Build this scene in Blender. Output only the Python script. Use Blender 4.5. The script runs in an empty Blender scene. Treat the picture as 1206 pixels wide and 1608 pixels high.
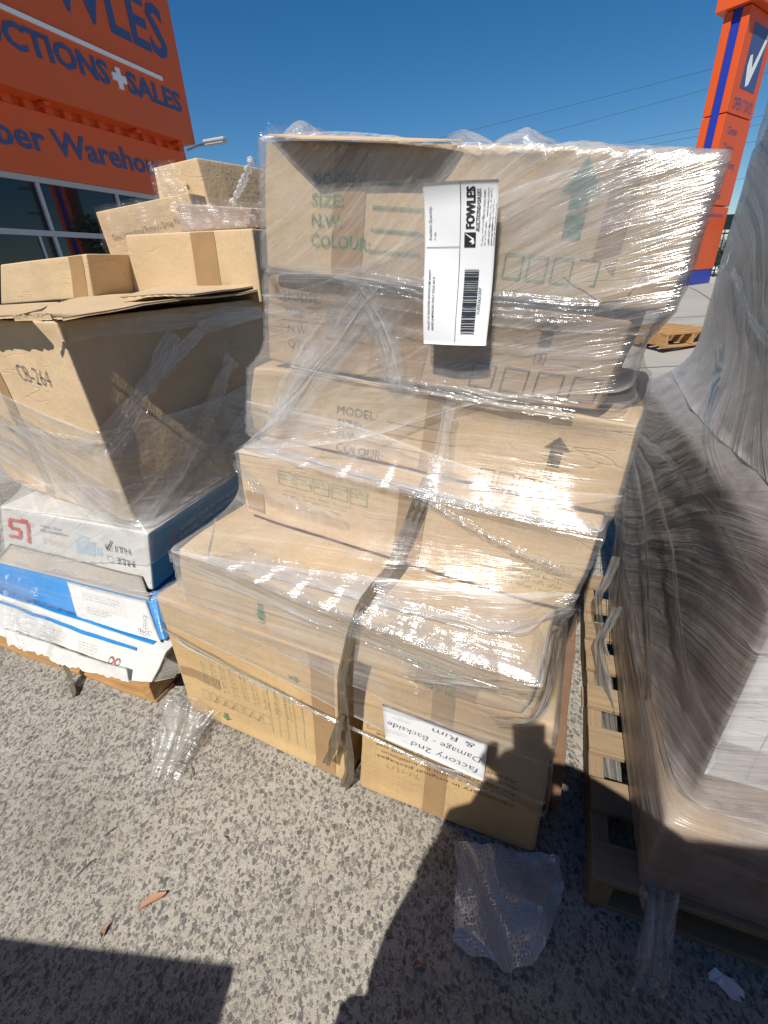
import bpy, bmesh, math, random
import numpy as np
from mathutils import Vector, Matrix

sc = bpy.context.scene
COL = sc.collection
R = math.radians

# ---------------------------------------------------------------- camera
cam_d = bpy.data.cameras.new('camera')
cam = bpy.data.objects.new('camera', cam_d)
COL.objects.link(cam)
cam_d.sensor_fit = 'HORIZONTAL'
cam_d.sensor_width = 36.0
cam_d.lens = 36.0 * 711.0 / 1206.0
cam_d.clip_start = 0.02
cam_d.clip_end = 2000.0
rows = ((0.998550970, -0.0538141241, 0.0),
        (-0.0252532730, -0.468588511, 0.883055536),
        (-0.0475208602, -0.881775962, -0.469268495))      # world axes seen from the lens (x right, y down, z forward)
m = Matrix.Identity(4)
for i in range(3):
    m[i][0] = rows[i][0]; m[i][1] = -rows[i][1]; m[i][2] = -rows[i][2]
m[2][3] = 1.5
cam.matrix_world = m
sc.camera = cam

# ---------------------------------------------------------------- light
SUN_EL, SUN_AZ = R(51.9), R(180 + 26.2)
world = bpy.data.worlds.new('World')
sc.world = world
world.use_nodes = True
wn = world.node_tree.nodes; wl = world.node_tree.links
bg = wn['Background']; bg.inputs['Strength'].default_value = 0.062
sky = wn.new('ShaderNodeTexSky'); sky.sky_type = 'NISHITA'; sky.sun_disc = False
sky.sun_elevation = SUN_EL; sky.sun_rotation = SUN_AZ
sky.air_density = 1.0; sky.dust_density = 0.0; sky.ozone_density = 4.5
hs = wn.new('ShaderNodeHueSaturation'); hs.inputs['Saturation'].default_value = 1.32; hs.inputs['Value'].default_value = 1.05
wl.new(sky.outputs[0], hs.inputs['Color']); wl.new(hs.outputs[0], bg.inputs['Color'])
sun_d = bpy.data.lights.new('sun', 'SUN'); sun_d.energy = 4.4; sun_d.angle = R(0.53); sun_d.color = (1, .945, .86)
sun = bpy.data.objects.new('sun', sun_d); COL.objects.link(sun)
LDIR = Vector((0.2726, 0.5534, -0.7870))
sun.rotation_euler = LDIR.to_track_quat('-Z', 'Y').to_euler()
sun.location = (-4, -8, 14)
vs = sc.view_settings
sc.display_settings.display_device = 'sRGB'
vs.view_transform = 'Standard'; vs.look = 'None'; vs.exposure = 0.36; vs.gamma = 1.0; vs.use_curve_mapping = False
sc.render.engine = 'CYCLES'
sc.cycles.transparent_max_bounces = 40
sc.cycles.max_bounces = 8
sc.cycles.use_denoising = True
sc.cycles.sample_clamp_indirect = 4.0
sc.cycles.caustics_reflective = False; sc.cycles.caustics_refractive = False

# ---------------------------------------------------------------- helpers
def tag(o, label=None, cat=None, group=None, kind=None):
    if label: o['label'] = label
    if cat: o['category'] = cat
    if group: o['group'] = group
    if kind: o['kind'] = kind
    return o

def empty(name, loc, label, cat, group=None):
    o = bpy.data.objects.new(name, None); COL.objects.link(o); o.location = loc
    o.empty_display_size = .1
    return tag(o, label, cat, group)

def mesh_obj(name, verts, faces, mat, parent=None, smooth=False, uv=None, attr=None, mats=None, fmat=None):
    """verts in world coordinates; a child's mesh is kept relative to its parent's place"""
    V = np.asarray(verts, float)
    if parent is not None:
        p, off = parent, Vector((0, 0, 0))
        while p is not None: off += p.location; p = p.parent
        V = V - np.array(off)
    me = bpy.data.meshes.new(name)
    F = faces
    if isinstance(F, np.ndarray) and F.ndim == 2:
        n, k = F.shape
        me.vertices.add(len(V)); me.vertices.foreach_set('co', V.astype(np.float32).ravel())
        me.loops.add(n * k); me.loops.foreach_set('vertex_index', F.astype(np.int32).ravel())
        me.polygons.add(n)
        me.polygons.foreach_set('loop_start', np.arange(0, n * k, k, dtype=np.int32))
        me.polygons.foreach_set('loop_total', np.full(n, k, dtype=np.int32))
        me.update(calc_edges=True)
    else:
        me.from_pydata([tuple(v) for v in V], [], [tuple(f) for f in F]); me.update()
    if uv is not None:                                   # per-loop
        l = me.uv_layers.new(name='UVMap'); l.data.foreach_set('uv', np.asarray(uv, np.float32).ravel())
    if attr is not None:
        for k_, a_ in attr.items():
            at = me.attributes.new(k_, 'FLOAT', 'POINT'); at.data.foreach_set('value', np.asarray(a_, np.float32))
    me.validate()
    for mm in (mats or [mat]): me.materials.append(mm)
    if fmat is not None: me.polygons.foreach_set('material_index', np.asarray(fmat, np.int32))
    if smooth: me.polygons.foreach_set('use_smooth', np.ones(len(me.polygons), bool))
    o = bpy.data.objects.new(name, me); COL.objects.link(o)
    if parent is not None: o.parent = parent
    return o

def grid_faces(nu, nv, wrap=False):
    """index = i*nv + j"""
    i = np.arange(nu if wrap else nu - 1); j = np.arange(nv - 1)
    I, J = np.meshgrid(i, j, indexing='ij'); I2 = (I + 1) % nu
    return np.stack([I * nv + J, I2 * nv + J, I2 * nv + J + 1, I * nv + J + 1], -1).reshape(-1, 4)

def fbm(P, scale, seed, n=5, gain=.6):
    """cheap smooth noise from random plane waves, about -1..1"""
    rs = np.random.RandomState(seed); P = np.asarray(P, float); out = 0; a = 1; tot = 0
    for o_ in range(n):
        for _ in range(3):
            k = rs.normal(size=P.shape[-1]); k /= np.linalg.norm(k)
            out = out + a * np.sin(P @ k * scale * (1.9 ** o_) * (0.8 + .4 * rs.rand()) + rs.rand() * 6.28)
        tot += a * 1.6; a *= gain
    return out / tot

def oriented_box(c, ex, ey, ez, hx, hy, hz):
    c = np.array(c, float); ex, ey, ez = (np.array(e, float) for e in (ex, ey, ez))
    V = [c + sx * hx * ex + sy * hy * ey + sz * hz * ez for sz in (-1, 1) for sy in (-1, 1) for sx in (-1, 1)]
    F = [(0, 2, 3, 1), (4, 5, 7, 6), (0, 1, 5, 4), (2, 6, 7, 3), (0, 4, 6, 2), (1, 3, 7, 5)]
    return V, F

class MB:
    def __init__(s): s.v = []; s.f = []
    def add(s, V, F):
        n = len(s.v); s.v += [tuple(v) for v in V]; s.f += [tuple(i + n for i in f) for f in F]; return s
    def box(s, c, ex, ey, ez, hx, hy, hz): return s.add(*oriented_box(c, ex, ey, ez, hx, hy, hz))
    def bbox(s, x0, x1, y0, y1, z0, z1): return s.box(((x0+x1)/2, (y0+y1)/2, (z0+z1)/2), (1,0,0), (0,1,0), (0,0,1), (x1-x0)/2, (y1-y0)/2, (z1-z0)/2)
    def tube(s, pts, r, n=8, flat=1.0):
        pts = [np.array(p, float) for p in pts]; base = len(s.v); rr = r if hasattr(r, '__len__') else [r] * len(pts)
        up = np.array([0, 0, 1.0])
        for i, p in enumerate(pts):
            t = pts[min(i + 1, len(pts) - 1)] - pts[max(i - 1, 0)]; t /= np.linalg.norm(t) + 1e-9
            a = np.cross(t, up if abs(t[2]) < .95 else np.array([1.0, 0, 0])); a /= np.linalg.norm(a); b = np.cross(a, t)
            for k in range(n):
                w = 2 * math.pi * k / n; s.v.append(tuple(p + rr[i] * (math.cos(w) * a * flat + math.sin(w) * b)))
        for i in range(len(pts) - 1):
            for k in range(n):
                s.f.append((base + i*n + k, base + i*n + (k+1) % n, base + (i+1)*n + (k+1) % n, base + (i+1)*n + k))
        s.f.append(tuple(base + k for k in reversed(range(n)))); s.f.append(tuple(base + (len(pts)-1)*n + k for k in range(n)))
        return s
    def build(s, name, mat, parent=None, smooth=False, bevel=0):
        o = mesh_obj(name, s.v, s.f, mat, parent, smooth)
        if bevel:
            b = o.modifiers.new('bevel', 'BEVEL'); b.width = bevel; b.segments = 2; b.limit_method = 'ANGLE'
        return o

_txt = {}
def text2d(body, bold=0.0, sx=1.0):
    """flat lettering: 2-D points for a cap height of 1, and its faces"""
    k = (body, bold)
    if k not in _txt:
        c = bpy.data.curves.new('lettering', 'FONT'); c.body = body; c.size = 1; c.resolution_u = 2; c.offset = bold
        o = bpy.data.objects.new('lettering', c); me = o.to_mesh()
        V = np.array([v.co[:2] for v in me.vertices]).reshape(-1, 2); F = [tuple(p.vertices) for p in me.polygons]
        o.to_mesh_clear(); bpy.data.objects.remove(o); bpy.data.curves.remove(c)
        _txt[k] = (V / .715, F)
    V, F = _txt[k]
    return V * np.array([sx, 1.0]), F

def text_width(body, bold=0, sx=1): return text2d(body, bold, sx)[0][:, 0].max()

class Art:
    """2-D print in metres"""
    def __init__(s): s.v = []; s.f = []
    def poly(s, V, F, xf=None):
        n = len(s.v); s.v += [tuple(p) for p in V]; s.f += [tuple(i + n for i in f) for f in F]; return s
    def text(s, body, x, y, h, rot=0, bold=0.0, sx=1.0, width=None, align='L'):
        V, F = text2d(body, bold, sx); V = V * h
        if width: V = V * np.array([width / max(V[:, 0].max(), 1e-6), 1])
        if align == 'C': V = V - np.array([V[:, 0].max() / 2, 0])
        c, q = math.cos(R(rot)), math.sin(R(rot))
        return s.poly(V @ np.array([[c, q], [-q, c]]) + np.array([x, y]), F)
    def rect(s, x0, y0, x1, y1): return s.poly([(x0, y0), (x1, y0), (x1, y1), (x0, y1)], [(0, 1, 2, 3)])
    def quad(s, *p): return s.poly(p, [(0, 1, 2, 3)])
    def line(s, x0, y0, x1, y1, w):
        d = np.array([x1 - x0, y1 - y0]); d = d / np.linalg.norm(d); n = np.array([-d[1], d[0]]) * w / 2
        a, b = np.array([x0, y0]), np.array([x1, y1]); return s.quad(a - n, b - n, b + n, a + n)
    def frame(s, x0, y0, x1, y1, w):
        s.rect(x0, y0, x1, y0 + w); s.rect(x0, y1 - w, x1, y1); s.rect(x0, y0 + w, x0 + w, y1 - w); s.rect(x1 - w, y0 + w, x1, y1 - w); return s
    def stroke(s, pts, w):
        for a, b in zip(pts[:-1], pts[1:]):
            d = np.array(b, float) - np.array(a, float); d *= .45 * w / np.linalg.norm(d); s.line(a[0] - d[0], a[1] - d[1], b[0] + d[0], b[1] + d[1], w)
        return s
    def scrawl(s, x, y, length, h, rows, seed, rot=0, gap=1.9, w=.0012):
        """print too small to read: broken rows of little strokes"""
        rr = random.Random(seed); c, q = math.cos(R(rot)), math.sin(R(rot))
        T = lambda a, b: (x + a * c - b * q, y + a * q + b * c)
        for k in range(rows):
            a, b = 0.0, -k * h * gap; L = length * rr.uniform(.75, 1)
            while a < L:
                for _ in range(rr.randint(2, 8)):
                    hh = h * rr.choice((.6, .6, .7, 1)); s.line(*T(a, b), *T(a + rr.uniform(-.1, .1) * h, b + hh), w)
                    if rr.random() < .7: yy = b + hh * rr.choice((0, .5, 1)); s.line(*T(a, yy), *T(a + h * .5, yy), w)
                    a += h * rr.uniform(.5, .75)
                a += h * .8
        return s
    def arrow(s, x, y, h, w, bars=True, rot=0):
        c, q = math.cos(R(rot)), math.sin(R(rot)); T = lambda a, b: (x + a * c - b * q, y + a * q + b * c)
        s.poly([T(-w / 2, h * .7), T(w / 2, h * .7), T(0, h)], [(0, 1, 2)])
        for y0, y1 in ((.56, .68), (.42, .53), (.3, .4)): s.quad(T(-w * .24, h * y0), T(w * .24, h * y0), T(w * .24, h * y1), T(-w * .24, h * y1))
        return s
    def mapped(s, fn): return fn(np.array(s.v, float))

# ---------------------------------------------------------------- materials
class Nodes:
    def __init__(s, name):
        s.m = bpy.data.materials.new(name); s.m.use_nodes = True; s.t = s.m.node_tree; s.n = s.t.nodes; s.l = s.t.links
        s.n.clear(); s.out = s.new('ShaderNodeOutputMaterial')
    def new(s, t, **kw):
        n = s.n.new(t)
        for k, v in kw.items(): setattr(n, k, v)
        return n
    def set(s, sock, v):
        if hasattr(v, 'is_linked') or isinstance(v, bpy.types.NodeSocket): s.l.new(v, sock)
        else: sock.default_value = v if not isinstance(v, tuple) or len(v) != 3 or sock.type == 'VECTOR' else (*v, 1)
    def coord(s, which='Object'): return s.new('ShaderNodeTexCoord').outputs[which]
    def mapping(s, vec, scale=(1, 1, 1), rot=(0, 0, 0), loc=(0, 0, 0)):
        n = s.new('ShaderNodeMapping'); s.l.new(vec, n.inputs[0]); n.inputs['Scale'].default_value = scale; n.inputs['Rotation'].default_value = rot; n.inputs['Location'].default_value = loc
        return n.outputs[0]
    def noise(s, vec, scale, detail=4, rough=.55, dist=0, out='Fac'):
        n = s.new('ShaderNodeTexNoise'); s.l.new(vec, n.inputs['Vector']); n.inputs['Scale'].default_value = scale; n.inputs['Detail'].default_value = detail; n.inputs['Roughness'].default_value = rough; n.inputs['Distortion'].default_value = dist
        return n.outputs[out]
    def vor(s, vec, scale, feature='F1', rand=1.0):
        n = s.new('ShaderNodeTexVoronoi', feature=feature); s.l.new(vec, n.inputs['Vector']); n.inputs['Scale'].default_value = scale; n.inputs['Randomness'].default_value = rand
        return n
    def ramp(s, fac, stops, interp='LINEAR'):
        n = s.new('ShaderNodeValToRGB'); s.l.new(fac, n.inputs[0]); cr = n.color_ramp; cr.interpolation = interp
        while len(cr.elements) < len(stops): cr.elements.new(.5)
        for e, (p, c) in zip(cr.elements, stops):
            e.position = p; e.color = (c, c, c, 1) if not hasattr(c, '__len__') else (*c, 1)
        return n.outputs[0]
    def math(s, op, a, b=0.0, c=None, clamp=False):
        n = s.new('ShaderNodeMath', operation=op, use_clamp=clamp); s.set(n.inputs[0], a); s.set(n.inputs[1], b)
        if c is not None: s.set(n.inputs[2], c)
        return n.outputs[0]
    def mix(s, f, a, b, blend='MIX'):
        n = s.new('ShaderNodeMix', data_type='RGBA', blend_type=blend); s.set(n.inputs[0], f); s.set(n.inputs[6], a); s.set(n.inputs[7], b); return n.outputs[2]
    def bump(s, h, strength=.3, dist=.01, normal=None):
        n = s.new('ShaderNodeBump'); s.l.new(h, n.inputs['Height']); n.inputs['Strength'].default_value = strength; n.inputs['Distance'].default_value = dist
        if normal is not None: s.l.new(normal, n.inputs['Normal'])
        return n.outputs[0]
    def pbr(s, col, rough=.6, normal=None, spec=.4, metal=0, **kw):
        n = s.new('ShaderNodeBsdfPrincipled'); s.set(n.inputs['Base Color'], col); s.set(n.inputs['Roughness'], rough); n.inputs['Specular IOR Level'].default_value = spec; n.inputs['Metallic'].default_value = metal
        if normal is not None: s.l.new(normal, n.inputs['Normal'])
        for k, v in kw.items(): s.set(n.inputs[k], v)
        return n.outputs[0]
    def done(s, sh): s.l.new(sh, s.out.inputs[0]); return s.m

def paint(name, col, rough=.5, var=.12, scale=9, spec=.4, bump=0):
    k = Nodes(name); c = k.coord(); n = k.noise(c, scale, 5)
    cc = k.mix(n, tuple(x * (1 - var) for x in col), tuple(min(1, x * (1 + var)) for x in col))
    nm = k.bump(k.noise(c, scale * 8, 3), bump, .004) if bump else None
    return k.done(k.pbr(cc, rough, nm, spec))

def cardboard(name, col=(.56, .415, .25), wear=.5):
    k = Nodes(name); uv = k.coord('UV'); ob = k.coord(); rnd = k.new('ShaderNodeObjectInfo').outputs['Random']
    obj = k.new('ShaderNodeVectorMath', operation='ADD'); k.l.new(ob, obj.inputs[0])
    cmb = k.new('ShaderNodeCombineXYZ'); k.l.new(k.math('MULTIPLY', rnd, 37.0), cmb.inputs[0]); k.l.new(cmb.outputs[0], obj.inputs[1]); o3 = obj.outputs[0]
    big = k.noise(o3, 3.2, 5, .6); fine = k.noise(o3, 60, 4, .6)
    flute = k.noise(k.mapping(uv, (190, 2.5, 1)), 1, 2, .5); fibre = k.noise(k.mapping(uv, (30, 260, 1)), 1, 3, .6)
    c = k.mix(k.ramp(big, [(.25, 0), (.75, 1)]), tuple(x * .86 for x in col), tuple(x * 1.12 for x in col))
    c = k.mix(k.math('MULTIPLY', k.ramp(flute, [(.35, 0), (.65, 1)]), .24), c, tuple(x * .72 for x in col))
    c = k.mix(k.math('MULTIPLY', k.ramp(fibre, [(.3, 0), (.7, 1)]), .14), c, tuple(min(1, x * 1.25) for x in col))
    c = k.mix(k.math('MULTIPLY', k.ramp(fine, [(.55, 0), (.8, 1)]), .3), c, tuple(x * .7 for x in col))
    st = k.ramp(k.noise(o3, 8, 6, .7, .6), [(.60, 0), (.70, 1)])
    c = k.mix(k.math('MULTIPLY', st, .30 * wear), c, (.20, .13, .075))
    sc_ = k.ramp(k.noise(k.mapping(o3, (9, 9, 32), (.2, .4, .3)), 2.2, 5, .65, .4), [(.66, 0), (.72, 1)])
    c = k.mix(k.math('MULTIPLY', sc_, .35 * wear), c, (.60, .45, .28))
    cn = k.noise(k.mapping(o3, (1.2, 1.2, 7)), 1.6, 3, .5, .3); ln_ = k.ramp(k.math('ABSOLUTE', k.math('SUBTRACT', cn, .5)), [(0, 1), (.008, 0)]); ln_ = k.math('MULTIPLY', ln_, k.ramp(k.noise(o3, 2.6, 3), [(.5, 0), (.62, 1)]))
    c = k.mix(k.math('MULTIPLY', ln_, .22 * wear), c, tuple(x * .55 for x in col))
    h = k.math('ADD', k.math('MULTIPLY', ln_, -2.0), k.math('ADD', k.math('MULTIPLY', flute, .5), k.math('ADD', fine, k.math('MULTIPLY', k.noise(o3, 22, 4), 2.2))))
    return k.done(k.pbr(c, .72, k.bump(h, .35, .004), .25))

def ink(name, col, cover=.8, scale=70):
    k = Nodes(name); ob = k.coord()
    n = k.ramp(k.noise(ob, scale, 4, .7), [(.30, cover * .45), (.58, cover)])
    tr = k.new('ShaderNodeBsdfTransparent').outputs[0]
    mx = k.new('ShaderNodeMixShader'); k.l.new(n, mx.inputs[0]); k.l.new(tr, mx.inputs[1]); k.l.new(k.pbr(col, .6, None, .2), mx.inputs[2])
    return k.done(mx.outputs[0])

def film(name, haze=(.085, .33), gloss=.2, tint=(.88, .88, .87), dens=1.0, bump=.45, trans=1.0, ripple=1.0, crinkle=.12, refl=.045):
    """clear stretch film: mostly transparent, shiny along its stretch lines, milky where it is gathered"""
    k = Nodes(name); uv = k.coord('UV'); ob = k.coord()
    w = k.noise(k.mapping(uv, (2.5, 5, 1)), 1, 3, .5, out='Color')
    wv = k.new('ShaderNodeVectorMath', operation='MULTIPLY_ADD'); k.l.new(w, wv.inputs[0]); wv.inputs[1].default_value = (.0, .035 * ripple, 0); k.l.new(uv, wv.inputs[2]); u = wv.outputs[0]
    s1 = k.noise(k.mapping(u, (1.6, 62, 1)), 1, 3, .55)
    s2 = k.noise(k.mapping(u, (3.2, 210, 1)), 1, 3, .55)
    s3 = k.noise(k.mapping(u, (1.0, 20, 1)), 1, 2, .5)
    cr = k.noise(ob, 34, 4, .6, .8); soft = k.noise(ob, 9, 4, .6)
    lines = k.math('ADD', k.math('MULTIPLY', k.ramp(s1, [(.55, 0), (.74, 1)]), .6), k.math('MULTIPLY', k.ramp(s2, [(.58, 0), (.78, 1)]), .4))
    edge = k.new('ShaderNodeAttribute', attribute_name='gather').outputs['Fac']
    hz = k.math('MULTIPLY', lines, haze[1] * dens)
    hz = k.math('ADD', hz, k.math('MULTIPLY', k.ramp(soft, [(.4, 0), (.75, 1)]), haze[0] * 1.6))
    fade = k.new('ShaderNodeAttribute', attribute_name='fade').outputs['Fac']
    hz = k.math('MULTIPLY', k.math('ADD', hz, haze[0]), k.math('SUBTRACT', 1.0, fade)); hz = k.math('ADD', hz, k.math('MULTIPLY', edge, k.math('MULTIPLY', cr, .75)), clamp=True)
    h = k.math('ADD', k.math('MULTIPLY', s1, 1.0), k.math('ADD', k.math('MULTIPLY', s2, .45), k.math('ADD', k.math('MULTIPLY', s3, 2.2), k.math('MULTIPLY', cr, crinkle))))
    nm = k.bump(h, bump, .012)
    inc = k.new('ShaderNodeNewGeometry').outputs['Incoming']; dt = k.new('ShaderNodeVectorMath', operation='DOT_PRODUCT'); k.l.new(nm, dt.inputs[0]); k.l.new(inc, dt.inputs[1])
    fr = k.math('ADD', k.math('MULTIPLY', k.math('POWER', k.math('SUBTRACT', 1.0, k.math('ABSOLUTE', dt.outputs['Value'])), 4.0), .40), refl, clamp=True)   # thin sheet: same from both sides
    gl = k.new('ShaderNodeBsdfGlossy'); gl.inputs['Color'].default_value = (1, 1, 1, 1); gl.inputs['Roughness'].default_value = gloss; k.l.new(nm, gl.inputs['Normal'])
    tr = k.new('ShaderNodeBsdfTransparent'); tr.inputs['Color'].default_value = (trans, trans, trans, 1)
    df = k.new('ShaderNodeBsdfDiffuse'); df.inputs['Color'].default_value = (*tint, 1); k.l.new(nm, df.inputs['Normal'])
    tl = k.new('ShaderNodeBsdfTranslucent'); tl.inputs['Color'].default_value = (*tint, 1); k.l.new(nm, tl.inputs['Normal'])
    d2 = k.new('ShaderNodeMixShader'); d2.inputs[0].default_value = .35; k.l.new(df.outputs[0], d2.inputs[1]); k.l.new(tl.outputs[0], d2.inputs[2])
    a = k.new('ShaderNodeMixShader'); k.l.new(hz, a.inputs[0]); k.l.new(tr.outputs[0], a.inputs[1]); k.l.new(d2.outputs[0], a.inputs[2])
    b = k.new('ShaderNodeMixShader'); k.l.new(fr, b.inputs[0]); k.l.new(a.outputs[0], b.inputs[1]); k.l.new(gl.outputs[0], b.inputs[2])
    return k.done(b.outputs[0])

def wood(name, col=(.43, .30, .17), dark=(.19, .13, .075)):
    k = Nodes(name); uv = k.coord('UV'); rnd = k.new('ShaderNodeObjectInfo').outputs['Random']
    ad = k.new('ShaderNodeVectorMath', operation='ADD'); k.l.new(uv, ad.inputs[0]); cmb = k.new('ShaderNodeCombineXYZ'); k.l.new(k.math('MULTIPLY', rnd, 23.0), cmb.inputs[1]); k.l.new(cmb.outputs[0], ad.inputs[1])
    g = k.noise(k.mapping(ad.outputs[0], (3, 55, 1)), 1, 6, .65, .5); b = k.noise(ad.outputs[0], 5, 4)
    c = k.mix(k.ramp(g, [(.35, 0), (.7, 1)]), col, tuple(x * .62 for x in col)); c = k.mix(k.ramp(b, [(.5, 0), (.8, .55)]), c, dark)
    return k.done(k.pbr(c, .75, k.bump(g, .4, .004), .25))

# ---------------------------------------------------------------- material set
M = {}
M['card'] = cardboard('kraft_cardboard')
M['card_pale'] = cardboard('pale_kraft_cardboard', (.58, .43, .265), .45)
M['card_ochre'] = cardboard('ochre_cardboard', (.57, .395, .20), .5)
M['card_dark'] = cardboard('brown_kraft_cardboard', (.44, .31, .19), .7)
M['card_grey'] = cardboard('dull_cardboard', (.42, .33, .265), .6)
M['tape'] = (lambda k: k.done(k.pbr(k.mix(k.noise(k.coord(), 14, 4), (.30, .185, .085), (.40, .26, .13)), .32, k.bump(k.noise(k.coord(), 60, 3), .25, .003), .5)))(Nodes('brown_packing_tape'))
M['tear'] = cardboard('torn_cardboard_core', (.62, .46, .27), .1)
M['green'] = ink('green_print', (.04, .22, .125), .70)
M['black'] = ink('black_print', (.05, .045, .04), .74)
M['red'] = ink('red_print', (.62, .07, .06), .92)
M['ltblue'] = ink('light_blue_print', (.42, .62, .78), .45, 25)
M['pink'] = ink('pink_print', (.75, .35, .30), .8)
M['white_ink'] = ink('white_print', (.85, .88, .9), .98)
M['pen'] = ink('marker_pen', (.04, .05, .10), .9, 30)
M['crisp'] = paint('label_black', (.02, .02, .022), .5, 0)
M['paper'] = paint('white_paper', (.80, .81, .82), .45, .02, 30, .4, .05)
M['whitecard'] = cardboard('white_carton', (.66, .65, .62), .5)
M['bluecard'] = paint('blue_carton', (.012, .235, .60), .38, .18, 12, .5, .15)
M['navycard'] = paint('navy_carton', (.03, .27, .58), .42, .2, 10, .45, .15)
M['inner'] = cardboard('grey_carton_inside', (.42, .385, .34), .8)
M['wood'] = wood('pallet_timber', (.345, .25, .155), (.13, .10, .07))
M['wood_or'] = wood('orange_timber', (.50, .29, .12), (.25, .14, .06))
M['wood_old'] = wood('weathered_timber', (.36, .25, .15), (.16, .095, .05))
M['film'] = film('stretch_film')
M['film_tight'] = film('tight_stretch_film', (.05, .30), .15, bump=.65, crinkle=.08, refl=.09)
M['film_heavy'] = film('bunched_stretch_film', (.10, .5), .17, (.86, .87, .88), 1.0, .9, crinkle=.5)
M['film_soft'] = film('thin_stretch_film', (.06, .30), .22, (.74, .74, .78), 1.0, .7)
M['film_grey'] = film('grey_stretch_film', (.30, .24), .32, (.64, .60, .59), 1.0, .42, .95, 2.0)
M['fold'] = film('folded_stretch_film', (.06, .55), .16, (.90, .90, .90), bump=.8, crinkle=.35, refl=.10)
M['fold_grey'] = film('folded_grey_film', (.10, .4), .26, (.66, .63, .61), bump=.4, crinkle=.15, refl=.06)
M['scrap'] = film('old_film_scrap', (.22, .4), .28, (.60, .60, .58), bump=.55, crinkle=.3, refl=.10)
M['strip'] = film('grey_film_strip', (.34, .4), .3, (.40, .39, .37), 1.0, .8, .85)
M['film_crest'] = film('loose_stretch_film', (.10, .35), .2, (.86, .87, .88), bump=.6, crinkle=.3)
M['film_left'] = film('streaked_stretch_film', (.09, .42), .16)
M['strap'] = film('dark_plastic_strap', (.55, .3), .25, (.21, .17, .125), 1.0, .7, .8)
k = Nodes('bubble_wrap')
bv = k.vor(k.coord(), 120, 'F1', .45).outputs['Distance']; bh = k.ramp(bv, [(.0, 1), (.5, 0)], 'EASE')
nm = k.bump(bh, .6, .005); gl = k.new('ShaderNodeBsdfGlossy'); gl.inputs['Roughness'].default_value = .18; k.l.new(nm, gl.inputs['Normal'])
df = k.new('ShaderNodeBsdfDiffuse'); df.inputs['Color'].default_value = (.72, .74, .78, 1); k.l.new(nm, df.inputs['Normal'])
tr = k.new('ShaderNodeBsdfTransparent'); tr.inputs['Color'].default_value = (.95, .95, .95, 1)
a = k.new('ShaderNodeMixShader'); a.inputs[0].default_value = .36; k.l.new(tr.outputs[0], a.inputs[1]); k.l.new(df.outputs[0], a.inputs[2])
b = k.new('ShaderNodeMixShader'); b.inputs[0].default_value = .13; k.l.new(a.outputs[0], b.inputs[1]); k.l.new(gl.outputs[0], b.inputs[2])
M['bubble'] = k.done(b.outputs[0])
M['orange'] = paint('orange_sign_paint', (.68, .110, .024), .5, .05, 3)
M['orange_b'] = paint('bright_orange_panel', (.66, .092, .016), .45, .04, 2)
M['signblue'] = paint('sign_blue', (.055, .09, .215), .45, .05)
M['coreblue'] = paint('pylon_blue', (.012, .04, .36), .45, .05)
M['white'] = paint('white_paint', (.78, .79, .80), .5, .03)
M['alu'] = paint('grey_aluminium', (.42, .44, .46), .4, .05)
M['blacksteel'] = paint('black_steel', (.012, .013, .014), .45, .1)
k = Nodes('window_glass'); M['glass'] = k.done(k.pbr((.006, .010, .012), .03, None, .65))
M['darkroom'] = paint('dark_interior', (.012, .011, .012), .8)
M['cable'] = paint('power_cable', (.05, .05, .055), .6)
M['concrete'] = paint('kerb_concrete', (.40, .385, .355), .85, .2, 14, .3, .4)
M['brownboard'] = paint('brown_board', (.21, .125, .08), .6, .3, 40, .35, .3)

# exposed aggregate concrete
k = Nodes('exposed_aggregate'); ob = k.coord()
wob = k.noise(ob, 75, 4, .65, out='Color')
va = k.new('ShaderNodeVectorMath', operation='MULTIPLY_ADD'); k.l.new(wob, va.inputs[0]); va.inputs[1].default_value = (.026, .022, 0); k.l.new(ob, va.inputs[2]); o2 = va.outputs[0]
def chips(scale, keep, rim):
    oa = k.mapping(o2, (1.25, .8, 1), (0, 0, .6)); v = k.vor(oa, scale); e = k.vor(oa, scale, 'DISTANCE_TO_EDGE').outputs['Distance']
    sep = k.new('ShaderNodeSeparateColor'); k.l.new(v.outputs['Color'], sep.inputs[0])
    patch = k.noise(ob, 1.7, 4, .6)
    on = k.math('GREATER_THAN', k.math('ADD', sep.outputs[0], k.math('MULTIPLY', k.math('SUBTRACT', patch, .5), .7)), keep)
    rd = k.math('SUBTRACT', k.math('ADD', rim, k.math('MULTIPLY', sep.outputs[1], .22)), v.outputs['Distance']); return k.math('MULTIPLY', on, k.math('MULTIPLY', k.ramp(rd, [(0, 0), (.045, 1)]), k.ramp(e, [(.015, 0), (.05, 1)]))), sep.outputs[2], sep.outputs[1]
m1, t1, h1 = chips(64, .34, .31); m2, t2, h2 = chips(112, .30, .34); m3, t3, h3 = chips(230, .36, .34)
grit = k.noise(ob, 320, 3, .7); mott = k.noise(ob, 2.1, 6, .65); mid = k.noise(ob, 26, 5, .65)
paste = k.mix(k.ramp(grit, [(.3, 0), (.7, 1)]), (.28, .258, .22), (.545, .51, .447))
paste = k.mix(k.math('MULTIPLY', k.ramp(mid, [(.4, 0), (.7, 1)]), .5), paste, (.33, .295, .24))
stone = lambda t, h: k.mix(h, k.mix(t, (.085, .088, .088), (.28, .27, .245)), k.mix(t, (.12, .115, .12), (.24, .235, .205)))
c = k.mix(k.math('MULTIPLY', m3, .6), paste, stone(t3, h3)); c = k.mix(k.math('MULTIPLY', m2, .85), c, stone(t2, h2)); c = k.mix(k.math('MULTIPLY', m1, .9), c, stone(t1, h1))
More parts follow.
